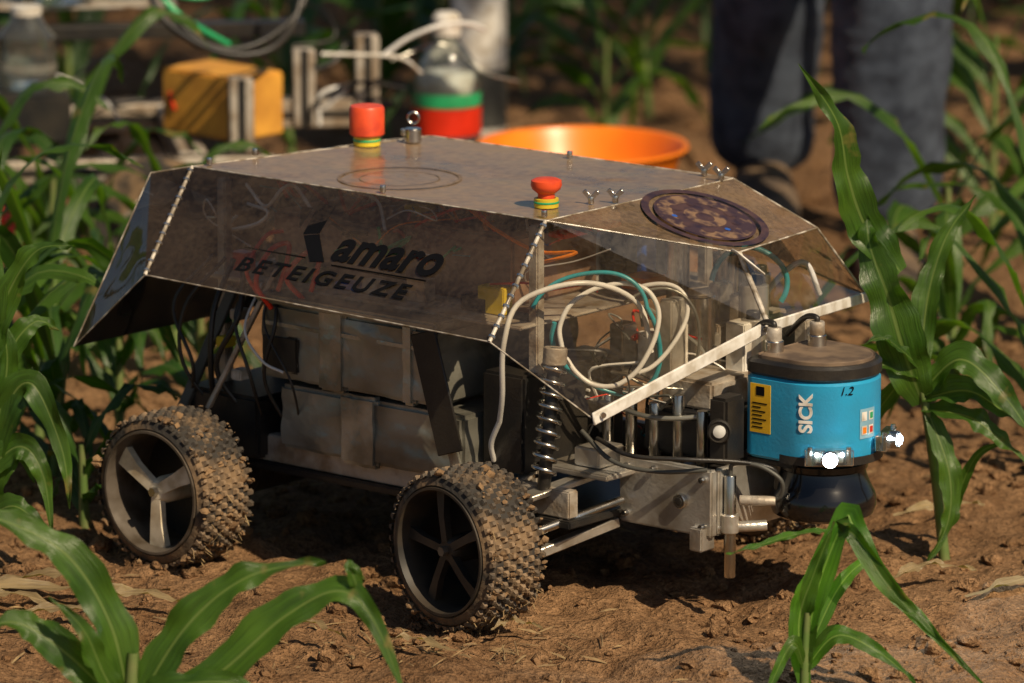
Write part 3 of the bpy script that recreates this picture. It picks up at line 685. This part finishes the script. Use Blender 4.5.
for nm_, a0, z0, mt_ in (('a',-12,.200,'white'),('b',-2,.200,'green'),('c',-12,.186,'orange'),('d',-2,.186,'red')):
    curved('panel_mark_'+nm_, a0, a0+7, z0, z0+.009, M['white'], .001); curved('panel_dot_'+nm_, a0+1.5, a0+6, z0+.0015, z0+.0075, M[mt_], .0014)
a = math.radians(-32); nrm = Vector((math.cos(a), math.sin(a), 0)); tan = Vector((-math.sin(a), math.cos(a), 0))
text('handwritten_number', '1.2', .012, basis(Vector((lx,ly,.228))+nrm*(lr+.0006)-tan*.006, tan, (0,0,1)), M['ink'], rob, .3, .0002)
curved('lamp_strap', -100, 60, .157, .1655, M['black'], .003)
def lamp(nm, ang, z):
    a = math.radians(ang); d = Vector((math.cos(a), math.sin(a), 0)); t = Vector((-d.y, d.x, 0)); c = Vector((lx,ly,z))+d*(lr+.010)
    beam(nm+'_bracket', c-t*.024-d*.003, c+t*.024-d*.003, .012, .016, M['clear'], rob)
    beam(nm+'_heatsink', c-t*.014-d*.001, c+t*.014-d*.001, .006, .010, M['alu'], rob)
    cyl(nm+'_housing', c, c+d*.009, .009, M['steel'], rob, 20)
    lathe(nm+'_reflector', [(.0088,.0095),(.0075,.011),(.006,.009)], M['steel'], rob, c, d, 20)
    lathe(nm+'_emitter', [(0,.0135),(.004,.013),(.0062,.010),(.0062,.008)], M['led'], rob, c, d, 20)
    for q in (-1,1):
        lathe(nm+'_side_led', [(0,.004),(.0016,.003),(.002,0)], M['led'], rob, c+t*.0125*q+d*.003+Vector((0,0,.004)), d, 10)
    for sg in (-1,1):
        cyl(nm+'_bolt', c+t*.019*sg-Vector((0,0,.007)), c+t*.019*sg+Vector((0,0,.011)), .0025, M['steel'], rob, 8)
    ld = bpy.data.lights.new(nm+'_light', 'SPOT'); ld.energy = 1.4; ld.color = (.66,.83,1); ld.shadow_soft_size = .006; ld.spot_size = math.radians(150)
    lo = bpy.data.objects.new(nm+'_light', ld); link(lo, rob); lo.location = c+d*.017; lo.rotation_euler = d.to_track_quat('-Z','Y').to_euler()
lamp('lamp_near', -48, .168); lamp('lamp_far', 24, .176)
box('lidar_mount', (.163,.235,.10), (.1695,.315,.24), M['alu'], rob)
box('lidar_cradle', (.170,.225,.150), (.23,.32,.1565), M['black'], rob)
box('camera_box', (.150,.190,.152), (.172,.222,.218), M['black'], rob, .003)
cn = Vector((.55,-.8,0)).normalized(); cb = Vector((.165,.189,.186))
lathe('camera_barrel', [(.012,-.006),(.012,.004),(.0105,.006),(.0095,.004),(.0,.004)], M['black'], rob, cb, cn, 28)
lathe('camera_glass', [(.0065,.0045),(.006,.0065),(.003,.0078),(0,.008)], pm('camera_reflect', (.75,.75,.72), .2), rob, cb, cn, 24)
cyl('sensor_post', (.178,.190,.040), (.178,.190,.143), .006, M['steel'], rob, 16)
cyl('sensor_post_collar', (.178,.190,.085), (.178,.190,.104), .009, M['alu'], rob, 16)
cyl('sensor_arm', (.150,.172,.088), (.205,.215,.092), .0055, M['alu'], rob, 14)
box('sensor_clamp', (.150,.160,.068), (.166,.182,.092), M['alu'], rob)
cyl('sensor_tip', (.186,.195,.118), (.215,.215,.118), .005, M['aludull'], rob, 14)
tube('sensor_cable', [(.178,.190,.143),(.182,.19,.155),(.205,.20,.155),(.225,.21,.142),(.222,.215,.125),(.213,.213,.118)], .0022, M['tapedark'], rob)

# ------------------------------------------------------------------ corn
def leaf(V, F, UV, pts, W, facing=None, side=None, roll=(0,0), fold=.3, rip=.004, n=20, sd=0):
    C = catmull(pts, n); o = len(V); us = (-1,-.55,-.06,.06,.55,1)
    for i, p in enumerate(C):
        t = i/n; T = (C[min(i+1,n)]-C[max(i-1,0)]).normalized()
        S = Vector(side) if side is not None else T.cross(Vector(facing))
        S = (S-T*S.dot(T)).normalized()
        a = math.radians(roll[0]+(roll[1]-roll[0])*t)+.2*math.sin(t*9+sd*2)
        S = Matrix.Rotation(a, 3, T) @ S; Nn = S.cross(T)
        w = W*.5*min(1, .42+t*2.6)*max(0.02, (1-t**2.2))*(1+.07*math.sin(t*23+sd)+.04*math.sin(t*57+sd*3))
        for u in us:
            z = abs(u)*w*fold
            rp = rip*(math.sin(t*(19+sd%6)+sd+(1.7 if u > 0 else 0))+.5*math.sin(t*43+sd*5+u))*u*u*(1 if t > .08 else 0)
            V.append(p+S*(u*w)+Nn*(z+rp)); UV.append((u*.5+.5, t*4))
    m = len(us)
    for i in range(n):
        for k in range(m-1): F.append((o+i*m+k, o+i*m+k+1, o+(i+1)*m+k+1, o+(i+1)*m+k))
def stem(V, F, UV, pts, r0, r1, n=14, seg=8):
    C = catmull(pts, n); o = len(V)
    for i, p in enumerate(C):
        r = r0+(r1-r0)*i/n
        for k in range(seg):
            a = 2*math.pi*k/seg; V.append(p+Vector((math.cos(a), math.sin(a), 0))*r); UV.append((k/seg*.3, i/n))
    for i in range(n):
        for k in range(seg): F.append((o+i*seg+k, o+i*seg+(k+1)%seg, o+(i+1)*seg+(k+1)%seg, o+(i+1)*seg+k))
def hero(x, y, stems, leaves, mat='leaf', ws=1.0):
    V = []; F = []; UV = []
    for pts, r0, r1 in stems: stem(V, F, UV, pts, r0, r1)
    nf = len(F)
    for i, lf in enumerate(leaves):
        pts, W = lf[0], lf[1]*ws; fc = lf[2] if len(lf) > 2 else (0.1,-.8,.5)
        leaf(V, F, UV, pts, W, facing=fc, sd=i*1.7+x*9, rip=W*.12, fold=.30, n=34)
    o = mesh('corn_plant', V, F, [M['stalk'], M[mat]], None, 180, UV, [0]*nf+[1]*(len(F)-nf)); o.location = (x, y, gh(x, y)); return o
def corn_geo(V, F, UV, MI, base, h, nl, rng, wide=.035):
    base = Vector(base); lean = Vector((rng.uniform(-.08,.08), rng.uniform(-.08,.08), 0))
    f0 = len(F)
    stem(V, F, UV, [base, base+lean*h*.5+Vector((0,0,h*.3)), base+lean*h+Vector((0,0,h*.62))], .0065, .0035, 8, 6)
    MI += [0]*(len(F)-f0); f0 = len(F)
    az = rng.uniform(0, 6.28)
    for i in range(nl):
        f = .12+.5*i/nl; az += math.pi+rng.uniform(-.6,.6); r = Vector((math.cos(az), math.sin(az), 0)); r2 = Vector((math.cos(az+rng.uniform(-.5,.5)), math.sin(az+rng.uniform(-.5,.5)), 0))
        l = h*rng.uniform(.5,.85)*(1-.25*abs(f-.4)); up = rng.uniform(.5,1.0)+(.6 if i >= nl-2 else 0); dr = rng.uniform(.0,.6)*(0 if i >= nl-2 else 1)
        p0 = base+lean*h*f+Vector((0,0,h*f))
        pts = [p0, p0+r*l*.18+Vector((0,0,l*.32*up)), p0+r*l*.45+Vector((0,0,l*.55*up-.05*l*dr)), p0+r*l*.4+r2*l*.35+Vector((0,0,l*.55*up-.45*l*dr)), p0+r*l*.4+r2*l*.55+Vector((0,0,l*.45*up-.95*l*dr))]
        rl = rng.uniform(-80,80)
        leaf(V, F, UV, pts, wide*rng.uniform(.6,1.15), side=Vector((0,0,1)).cross(r), roll=(0,rl), rip=.004, n=14, sd=rng.uniform(0,9))
    MI += [1]*(len(F)-f0)
def corn(x, y, h, nl, seed, wide=.030, mat='leaf'):
    V = []; F = []; UV = []; MI = []; rng = random.Random(seed)
    corn_geo(V, F, UV, MI, (0,0,-.01), h, nl, rng, wide)
    o = mesh('corn_plant', V, F, [M['stalk'], M[mat]], None, 180, UV, MI); o.location = (x, y, gh(x, y)); return o

# near right small plant
hero(.276, -.40, [([(0,0,-.01),(0,0,.03),(.002,0,.075)], .005, .003)], [
    ([(0,0,.0),(-.006,0,.065),(.008,-.005,.115),(.026,-.01,.165)], .026),
    ([(0,0,.03),(.012,.0,.10),(.036,0,.164),(.044,-.006,.160),(.070,-.02,.115),(.115,-.03,.065),(.175,-.04,.005)], .030, (-.3,-.8,.5)),
    ([(.03,-.002,.15),(.045,-.01,.152),(.085,-.02,.095),(.11,-.03,.075),(.16,-.04,.02)], .018, (-.5,-.7,.3)),
    ([(0,0,.02),(.03,-.01,.055),(.07,-.02,.04),(.105,-.02,.01)], .020),
    ([(.02,-.005,.155),(-.01,0,.150),(-.05,0,.138),(-.075,.0,.131)], .010, (0,-.5,.9)),
    ([(0,0,.03),(.03,.02,.09),(.055,.03,.115),(.075,.04,.11)], .016),
    ([(0,0,.02),(-.012,-.02,.05),(-.03,-.03,.02),(-.04,-.04,-.01)], .014)])
# right tall plant behind lidar
hero(.446, .12, [([(0,0,-.01),(-.012,0,.09),(-.028,0,.19),(-.04,0,.25)], .006, .0035)], [
    ([(-.05,.01,.30),(-.085,.01,.345),(-.105,.0,.40),(-.118,-.01,.46),(-.158,-.02,.52)], .044, (.25,-.85,.2)),
    ([(-.026,0,.165),(-.048,-.01,.225),(-.064,-.01,.28),(-.082,0,.33),(-.085,.01,.36)], .054, (-.2,-.9,.2)),
    ([(-.026,0,.18),(.012,-.02,.215),(.055,-.04,.18),(.09,-.05,.13)], .038, (.0,-.75,.65)),
    ([(-.026,0,.17),(.02,-.01,.180),(.06,-.03,.16),(.10,-.05,.145)], .032, (-.1,-.6,.8)),
    ([(-.026,0,.16),(.02,-.02,.155),(.05,-.03,.135),(.08,-.04,.11)], .026, (-.1,-.6,.8)),
    ([(-.026,0,.19),(-.06,-.01,.205),(-.09,-.02,.215),(-.11,-.02,.21)], .018, (0,-.6,.8)),
    ([(-.026,0,.20),(-.05,-.02,.225),(-.07,-.03,.24),(-.09,-.04,.235)], .014, (0,-.6,.8)),
    ([(0,0,.03),(.012,0,.07),(.032,-.01,.115),(.065,-.02,.13)], .014, (0,-.9,.3)),
    ([(-.022,0,.16),(.0,-.02,.10),(.0,-.03,.05),(-.022,-.04,.005)], .026, (.3,-.9,.1)),
    ([(-.03,0,.19),(-.02,.03,.27),(.0,.05,.33),(.03,.06,.37)], .030, (-.3,-.9,.2)),
    ([(-.04,0,.2),(-.07,.03,.15),(-.10,.05,.10),(-.12,.05,.05)], .020, (0,-.8,.5))])
# foreground left plant
hero(-.347, -.60, [([(0,0,-.01),(0,0,.04),(.003,0,.09)], .008, .005)], [
    ([(0,0,.04),(-.018,0,.118),(-.055,0,.180),(-.110,.0,.212),(-.165,.0,.222)], .042, (.1,-.7,.7)),
    ([(0,0,.03),(.05,0,.112),(.107,0,.160),(.178,.0,.176)], .040, (0,-.7,.6)),
    ([(.01,0,.03),(.08,-.01,.072),(.14,-.01,.125),(.19,-.01,.150),(.222,-.02,.125),(.255,-.03,.045)], .042, (0,-.75,.6)),
    ([(.17,0,.14),(.205,-.01,.150),(.20,-.01,.175),(.215,-.01,.16)], .016, (0,-.75,.6)),
    ([(0,0,.03),(-.055,-.01,.09),(-.10,-.01,.12),(-.14,-.02,.115)], .038, (0,-.7,.6)),
    ([(0,0,.03),(-.02,-.02,.07),(-.04,-.03,.12),(-.07,-.03,.15)], .024, (0.3,-.7,.2)),
    ([(0,0,.03),(.03,-.02,.06),(.09,-.03,.07),(.14,-.03,.05)], .030, (0,-.7,.7))])
# left edge plants
hero(-.545, .06, [([(0,0,-.01),(.005,0,.12),(.01,0,.22)], .008, .005)], [
    ([(0,0,.05),(.03,0,.17),(.060,-.01,.205),(.090,-.02,.14),(.098,-.03,.08)], .036, (.0,-.9,.3)),
    ([(0,0,.08),(.02,0,.15),(.035,0,.23),(.020,0,.29)], .036, (.2,-.9,.2)),
    ([(0,0,.1),(.045,-.01,.14),(.070,-.02,.115),(.080,-.03,.05)], .030, (0,-.9,.3)),
    ([(0,0,.05),(.035,-.02,.08),(.06,-.03,.07),(.09,-.03,.03)], .026),
    ([(0,0,.12),(.03,.02,.22),(.06,.03,.26),(.085,.04,.25)], .030, (0,-.8,.5)),
    ([(0,0,.03),(.02,0,.10),(.045,0,.13),(.06,0,.10)], .028, (.1,-.9,.3)),
    ([(.01,0,.2),(.03,.0,.28),(.065,-.01,.34),(.105,-.02,.35)], .032, (0,-.7,.6)),
    ([(.01,0,.2),(.02,.0,.30),(.015,.0,.38),(.035,-.01,.45)], .032, (.3,-.8,.2)),
    ([(0,0,.12),(-.02,.0,.22),(-.04,.0,.30),(-.05,.0,.35)], .028)])
corn(-.56, .30, .34, 8, 21, .030); corn(-.62, .50, .40, 9, 22, .032); corn(-.53, .66, .36, 9, 23, .032); corn(-.47, .92, .28, 8, 27, .028)
corn(-.64, .95, .38, 9, 24, .032); corn(-.40, 1.12, .27, 8, 25, .028); corn(-.56, 1.18, .34, 9, 26, .030); corn(-.50, 1.32, .22, 7, 28, .024, 'leafshade')
corn(-.44, .70, .22, 8, 61, .026, 'leafshade'); corn(-.50, .48, .24, 8, 62, .026, 'leafshade'); corn(-.36, .95, .20, 7, 63, .024, 'leafshade'); corn(-.60, .75, .30, 9, 64, .03, 'leafshade'); corn(-.45, .28, .16, 6, 65, .02, 'leafshade')
corn(.58, .45, .36, 9, 31, .032); corn(.62, .80, .42, 10, 32, .036); corn(.66, 1.25, .44, 10, 33, .036); corn(.62, 1.75, .46, 9, 34, .036)
corn(.50, .80, .24, 7, 35, .028); corn(.53, 1.15, .34, 8, 36, .030); corn(.075, 1.40, .16, 4, 37, .028); corn(.80, 2.2, .5, 9, 38, .04)
corn(.20, 2.75, .42, 9, 39, .04); corn(.30, 3.2, .45, 9, 40, .04, 'leafshade'); corn(-.10, 2.9, .40, 9, 41, .035, 'leafshade'); corn(.06, 3.3, .42, 9, 42, .035, 'leaf')
corn(-.30, 2.3, .42, 9, 43, .035, 'leafshade'); corn(-.6, 2.2, .5, 9, 44, .04, 'leafshade'); corn(.9, 3.0, .5, 9, 45, .04); corn(-.05, 2.35, .34, 8, 46, .035,'leafshade')
corn(-.18, 2.6, .4, 9, 47, .035,'leafshade'); corn(.13, 2.45, .3, 8, 48, .035,'leaf'); corn(-.75, 2.9, .5, 9, 49, .04, 'leafshade'); corn(.62, 2.7, .45, 9, 50, .04,'leaf'); corn(.42,3.0,.42,9,51,.035,'leaf')
V = []; F = []; UV = []; MI = []; rng = random.Random(5)
for row in range(4):
    for i in range(22):
        x = -2.8+i*.26+rng.uniform(-.06,.06); y = 3.8+row*.6+rng.uniform(-.1,.1)
        corn_geo(V, F, UV, MI, (x, y, 0), rng.uniform(.4,.6), 7, rng, .045)
mesh('corn_field', V, F, [M['stalk'], M['leafshade']], None, 180, UV, MI)
V = []; F = []; UV = []; MI = []
for i in range(16):
    y = -.2+i*.28; corn_geo(V, F, UV, MI, (-1.35+rng.uniform(-.08,.08), y, 0), rng.uniform(.35,.55), 7, rng, .04)
mesh('corn_row', V, F, [M['stalk'], M['leafshade']], None, 180, UV, MI)
V = []; F = []; UV = []
for pts, w in (([(-.60,-.09,.014),(-.5,-.10,.022),(-.42,-.09,.018),(-.34,-.08,.014)], .022), ([(-.56,-.16,.014),(-.5,-.13,.024),(-.44,-.15,.014)], .016),
               ([(-.52,-.05,.014),(-.45,-.06,.026),(-.40,-.04,.014)], .016), ([(-.50,-.20,.014),(-.44,-.18,.022),(-.37,-.19,.014)], .014), ([(-.42,-.13,.014),(-.37,-.12,.022),(-.31,-.14,.014)], .012),
               ([(-.06,-.30,.012),(-.10,-.27,.016),(-.14,-.29,.012)], .007), ([(.45,-.1,.012),(.52,-.05,.02),(.57,-.02,.012)], .012), ([(-.27,-.24,.012),(-.2,-.22,.018),(-.16,-.25,.01)], .008),
               ([(.38,-.02,.01),(.42,.01,.018),(.47,.02,.01)], .012), ([(.40,.25,.01),(.46,.27,.02),(.50,.30,.01)], .012), ([(-.02,-.22,.01),(.0,-.205,.016),(.03,-.21,.01)], .006)):
    leaf(V, F, UV, pts, w, facing=(0,-.3,1), rip=.003, sd=len(V))
mesh('dry_corn_leaves', V, F, M['dead'], None, 180, UV)

# ------------------------------------------------------------------ added tree, out of view on the right, to shade the background
tree = empty('added_shade_tree', (2.9, .7, 0))
def tr(p): return Vector(p)-Vector((2.9,.7,0))
tube('added_trunk', [(0,0,-.05),(.03,0,1.2),(-.1,-.05,2.4),(-.3,-.1,3.4)], lambda t: .14-.09*t, M['bark'], tree, n=16, seg=12)
for i, e in enumerate(((1.95,-.1,4.0),(2.7,1.4,4.2),(3.3,.3,4.6),(2.3,.7,4.6))):
    e = tr(e); tube('added_limb_%d' % i, [(-.1,-.05,2.3+.15*i), Vector((-.1,-.05,2.4)).lerp(e,.5)+Vector((0,0,.2)), e], lambda t: .05-.035*t, M['bark'], tree, n=10, seg=8)
V = []; F = []; rt = random.Random(3)
for (cx, cy, cz, rx, ry, rz, nc) in ((1.75,.10,4.0,.95,.95,.6,80),(2.35,1.4,4.1,1.2,1.3,.8,130),(3.3,.6,4.5,.8,.9,.6,40)):
    for c in range(nc):
        while True:
            q = Vector((rt.uniform(-1,1), rt.uniform(-1,1), rt.uniform(-1,1)))
            if .25 < q.length < 1: break
        cc = tr((cx+q.x*rx, cy+q.y*ry, cz+q.z*rz))
        for l in range(32):
            p = cc+Vector((rt.gauss(0,.11), rt.gauss(0,.11), rt.gauss(0,.08)))
            a = Vector((rt.uniform(-1,1), rt.uniform(-1,1), rt.uniform(-.6,.6))).normalized(); b_ = a.cross(Vector((rt.uniform(-1,1), rt.uniform(-1,1), 1))).normalized()
            s = rt.uniform(.03,.055); o = len(V)
            V += [p-a*s, p+b_*s*.5, p+a*s*1.1, p-b_*s*.5]; F.append((o,o+1,o+2,o+3))
mesh('added_crown', V, F, pm('tree_leaf', (.06,.10,.025), .5, 0, (.035,.07,.02), 3), tree)

# ------------------------------------------------------------------ orange bowl, bottles
lathe('orange_bowl', [(0,.004),(.070,.004),(.078,.012),(.122,.128),(.130,.142),(.136,.1435),(.137,.140),(.131,.136),(.124,.122),(.084,.008),(.078,0),(0,0)], M['orange'], None, (.090,1.70,.004), seg=64)
bt = empty('drink_bottle', (-.085,1.86,.005))
lathe('bottle_body', [(0,0),(.040,0),(.044,.006),(.044,.195),(.040,.215),(.026,.240),(.016,.250),(.016,.262)], M['clear'], bt, seg=36)
lathe('bottle_milk', [(0,.004),(.0415,.004),(.0415,.192),(.036,.210),(0,.212)], M['white'], bt, seg=36)
lathe('bottle_label', [(.0448,.168),(.0448,.185)], M['green'], bt, seg=36)
lathe('bottle_label_band', [(.0452,.130),(.0452,.166)], M['red'], bt, seg=36)
lathe('bottle_cap', [(.0185,.258),(.0185,.282),(.013,.288),(0,.288)], M['white'], bt, seg=24)
b2 = empty('grey_canister', (-.045,2.2,.005))
lathe('canister_body', [(0,0),(.035,0),(.038,.005),(.038,.26),(.03,.29),(.02,.30),(.02,.34),(0,.342)], M['white'], b2, seg=32)
lathe('canister_label', [(.0386,.08),(.0386,.16)], M['tapedark'], b2, seg=32)

# ------------------------------------------------------------------ second robot (aluminium frame) in the back left
fr = empty('frame_robot', (-.50,1.50,0), math.radians(8))
def prof(nm, p, q, w=.036):
    beam(nm, p, q, w, w, M['aludull'], fr, .002)
    p, q, t, s, n = frame(p, q)
    for k, d in enumerate((s, -s, n, -n)):
        beam(nm+'_groove_%d' % k, p+d*(w/2+.0002), q+d*(w/2+.0002), *( (.002,.009) if k < 2 else (.009,.002) ), M['black'], fr, 0)
prof('rail_front', (-.45,-.05,.160), (.20,-.05,.160), .028); prof('rail_back', (-.45,.33,.160), (.34,.33,.160))
prof('rail_side', (.10,-.03,.160), (.10,.31,.160), .034); prof('rail_left', (-.35,-.03,.160), (-.35,.31,.160), .034)
prof('post_a', (.160,-.03,.177), (.160,-.03,.268), .030); prof('post_b', (.25,.08,.186), (.25,.08,.285), .028); prof('post_c', (.335,.12,.14), (.335,.12,.295), .030)
beam('beam_top', (-.45,.16,.300), (.26,.16,.300), .03, .018, M['black'], fr)
box('wooden_crate', (.105,.010,.181), (.190,.145,.262), M['wood'], fr, .003, math.radians(38))
box('battery_case', (-.30,-.02,.186), (-.05,.18,.25), M['black'], fr, .006)
for i, (x, y, r, h) in enumerate(((-.28,.20,.045,.16),(-.16,.24,.04,.15),(-.05,.22,.045,.17),(.04,.27,.035,.14),(-.10,.05,.035,.09),(-.20,.03,.04,.08))):
    z0 = .3295 if i < 4 else .2505
    lathe('jar_%d' % i, [(0,z0),(r,z0),(r+.002,z0+.005),(r+.002,z0+h*.7),(r*.7,z0+h*.85),(r*.5,z0+h)], M['clear'], fr, (x,y,0), seg=28)
    lathe('jar_label_%d' % i, [(r+.003,z0+.02),(r+.003,z0+h*.35)], M['white' if i%2 else 'tape'], fr, (x,y,0), seg=28)
    lathe('jar_lid_%d' % i, [(r*.55,z0+h),(r*.55,z0+h*1.12),(0,z0+h*1.12)], M['bluep' if i%2 else 'white'], fr, (x,y,0), seg=24)
box('jar_shelf', (-.36,.18,.325), (.10,.32,.3285), M['aludull'], fr)
tube('black_cable', [(.04,.02,.42),(.06,.0,.35),(.10,-.02,.315),(.15,-.03,.297),(.20,-.02,.302),(.235,.02,.335),(.25,.05,.40)], .005, M['black'], fr)
tube('black_cable_b', [(.06,.02,.42),(.08,.0,.345),(.13,-.02,.305),(.19,-.01,.31),(.245,.03,.35),(.25,.05,.41)], .004, M['black'], fr)
tube('green_tube', [(.04,.02,.40),(.08,.0,.35),(.115,.0,.325),(.15,.02,.302)], .0042, M['green'], fr)
tube('green_tube_b', [(.0,.02,.39),(.06,.0,.375),(.12,.0,.365),(.16,.02,.39)], .0035, M['green'], fr)
tube('white_tube', [(.35,.05,.28),(.38,.05,.30),(.42,.05,.315),(.46,.08,.312),(.485,.1,.30)], .003, M['hose'], fr)
tube('white_tube_b', [(.27,.05,.282),(.32,.05,.28),(.37,.05,.275),(.40,.08,.25)], .0025, M['white'], fr)
tube('red_tube', [(-.2,-.07,.15),(-.17,-.10,.13),(-.135,-.12,.11),(-.125,-.13,.07),(-.13,-.13,.03)], .010, M['red'], fr)
for i in range(22):
    p = [Vector((R.uniform(-.35,.36), R.uniform(.05,.2), R.uniform(.18,.29)))]
    for j in range(3): p.append(p[-1]+Vector((R.uniform(-.07,.07), R.uniform(-.02,.05), R.uniform(-.04,.03))))
    tube('cable_%d' % i, p, R.choice((.0015,.002,.003)), M[R.choice(['black','black','hose','red','black','black','tape'])], fr, n=18, seg=6)
for i, (x, y) in enumerate(((-.38,-.08),(.05,-.08),(-.38,.36),(.05,.36))):
    lathe('frame_wheel_%d' % i, [(0,-.02),(.05,-.025),(.07,-.03),(.085,-.028),(.09,-.015),(.09,.015),(.085,.028),(.07,.03),(.05,.025),(0,.02)], M['rubber'], fr, (x,y,.088), (0,1,0), 36)
    lathe('frame_wheel_hub_%d' % i, [(0,-.034),(.045,-.034),(.05,-.026)], M['aludull'], fr, (x,y,.088), (0,1,0), 24)
    beam('frame_leg_%d' % i, (x,y+(.03 if y < 0 else -.03),.09), (x,y+(.03 if y < 0 else -.03),.142), .03, .02, M['aludull'], fr)

# ------------------------------------------------------------------ light & camera
sd = Vector((.58,-.79,.96)).normalized()
sl = bpy.data.lights.new('sun', 'SUN'); sl.energy = 5.0; sl.angle = math.radians(.5); sl.color = (1.0,.81,.56)
so = bpy.data.objects.new('sun', sl); link(so); so.rotation_euler = (-sd).to_track_quat('-Z','Y').to_euler(); so.location = (3,-3,5)
w = bpy.data.worlds.new('World'); scene.world = w; w.use_nodes = True
nt = w.node_tree; sk = nt.nodes.new('ShaderNodeTexSky'); sk.sky_type = 'NISHITA'; sk.sun_disc = False
sk.sun_elevation = math.asin(sd.z); sk.sun_rotation = math.atan2(sd.x, sd.y)
nt.links.new(sk.outputs[0], nt.nodes['Background'].inputs[0])
nt.nodes['Background'].inputs[1].default_value = .05
cd = bpy.data.cameras.new('camera'); cam = bpy.data.objects.new('camera', cd); link(cam)
th = math.radians(12)
cam.location = (0, -6*math.cos(th), .25+6*math.sin(th)); cam.rotation_euler = (math.radians(78), 0, 0)
cd.sensor_width = 36; cd.lens = 6000/1024*36; cd.clip_start = .1; cd.clip_end = 500
cd.dof.use_dof = True; cd.dof.focus_distance = 5.88; cd.dof.aperture_fstop = 6.0
scene.camera = cam
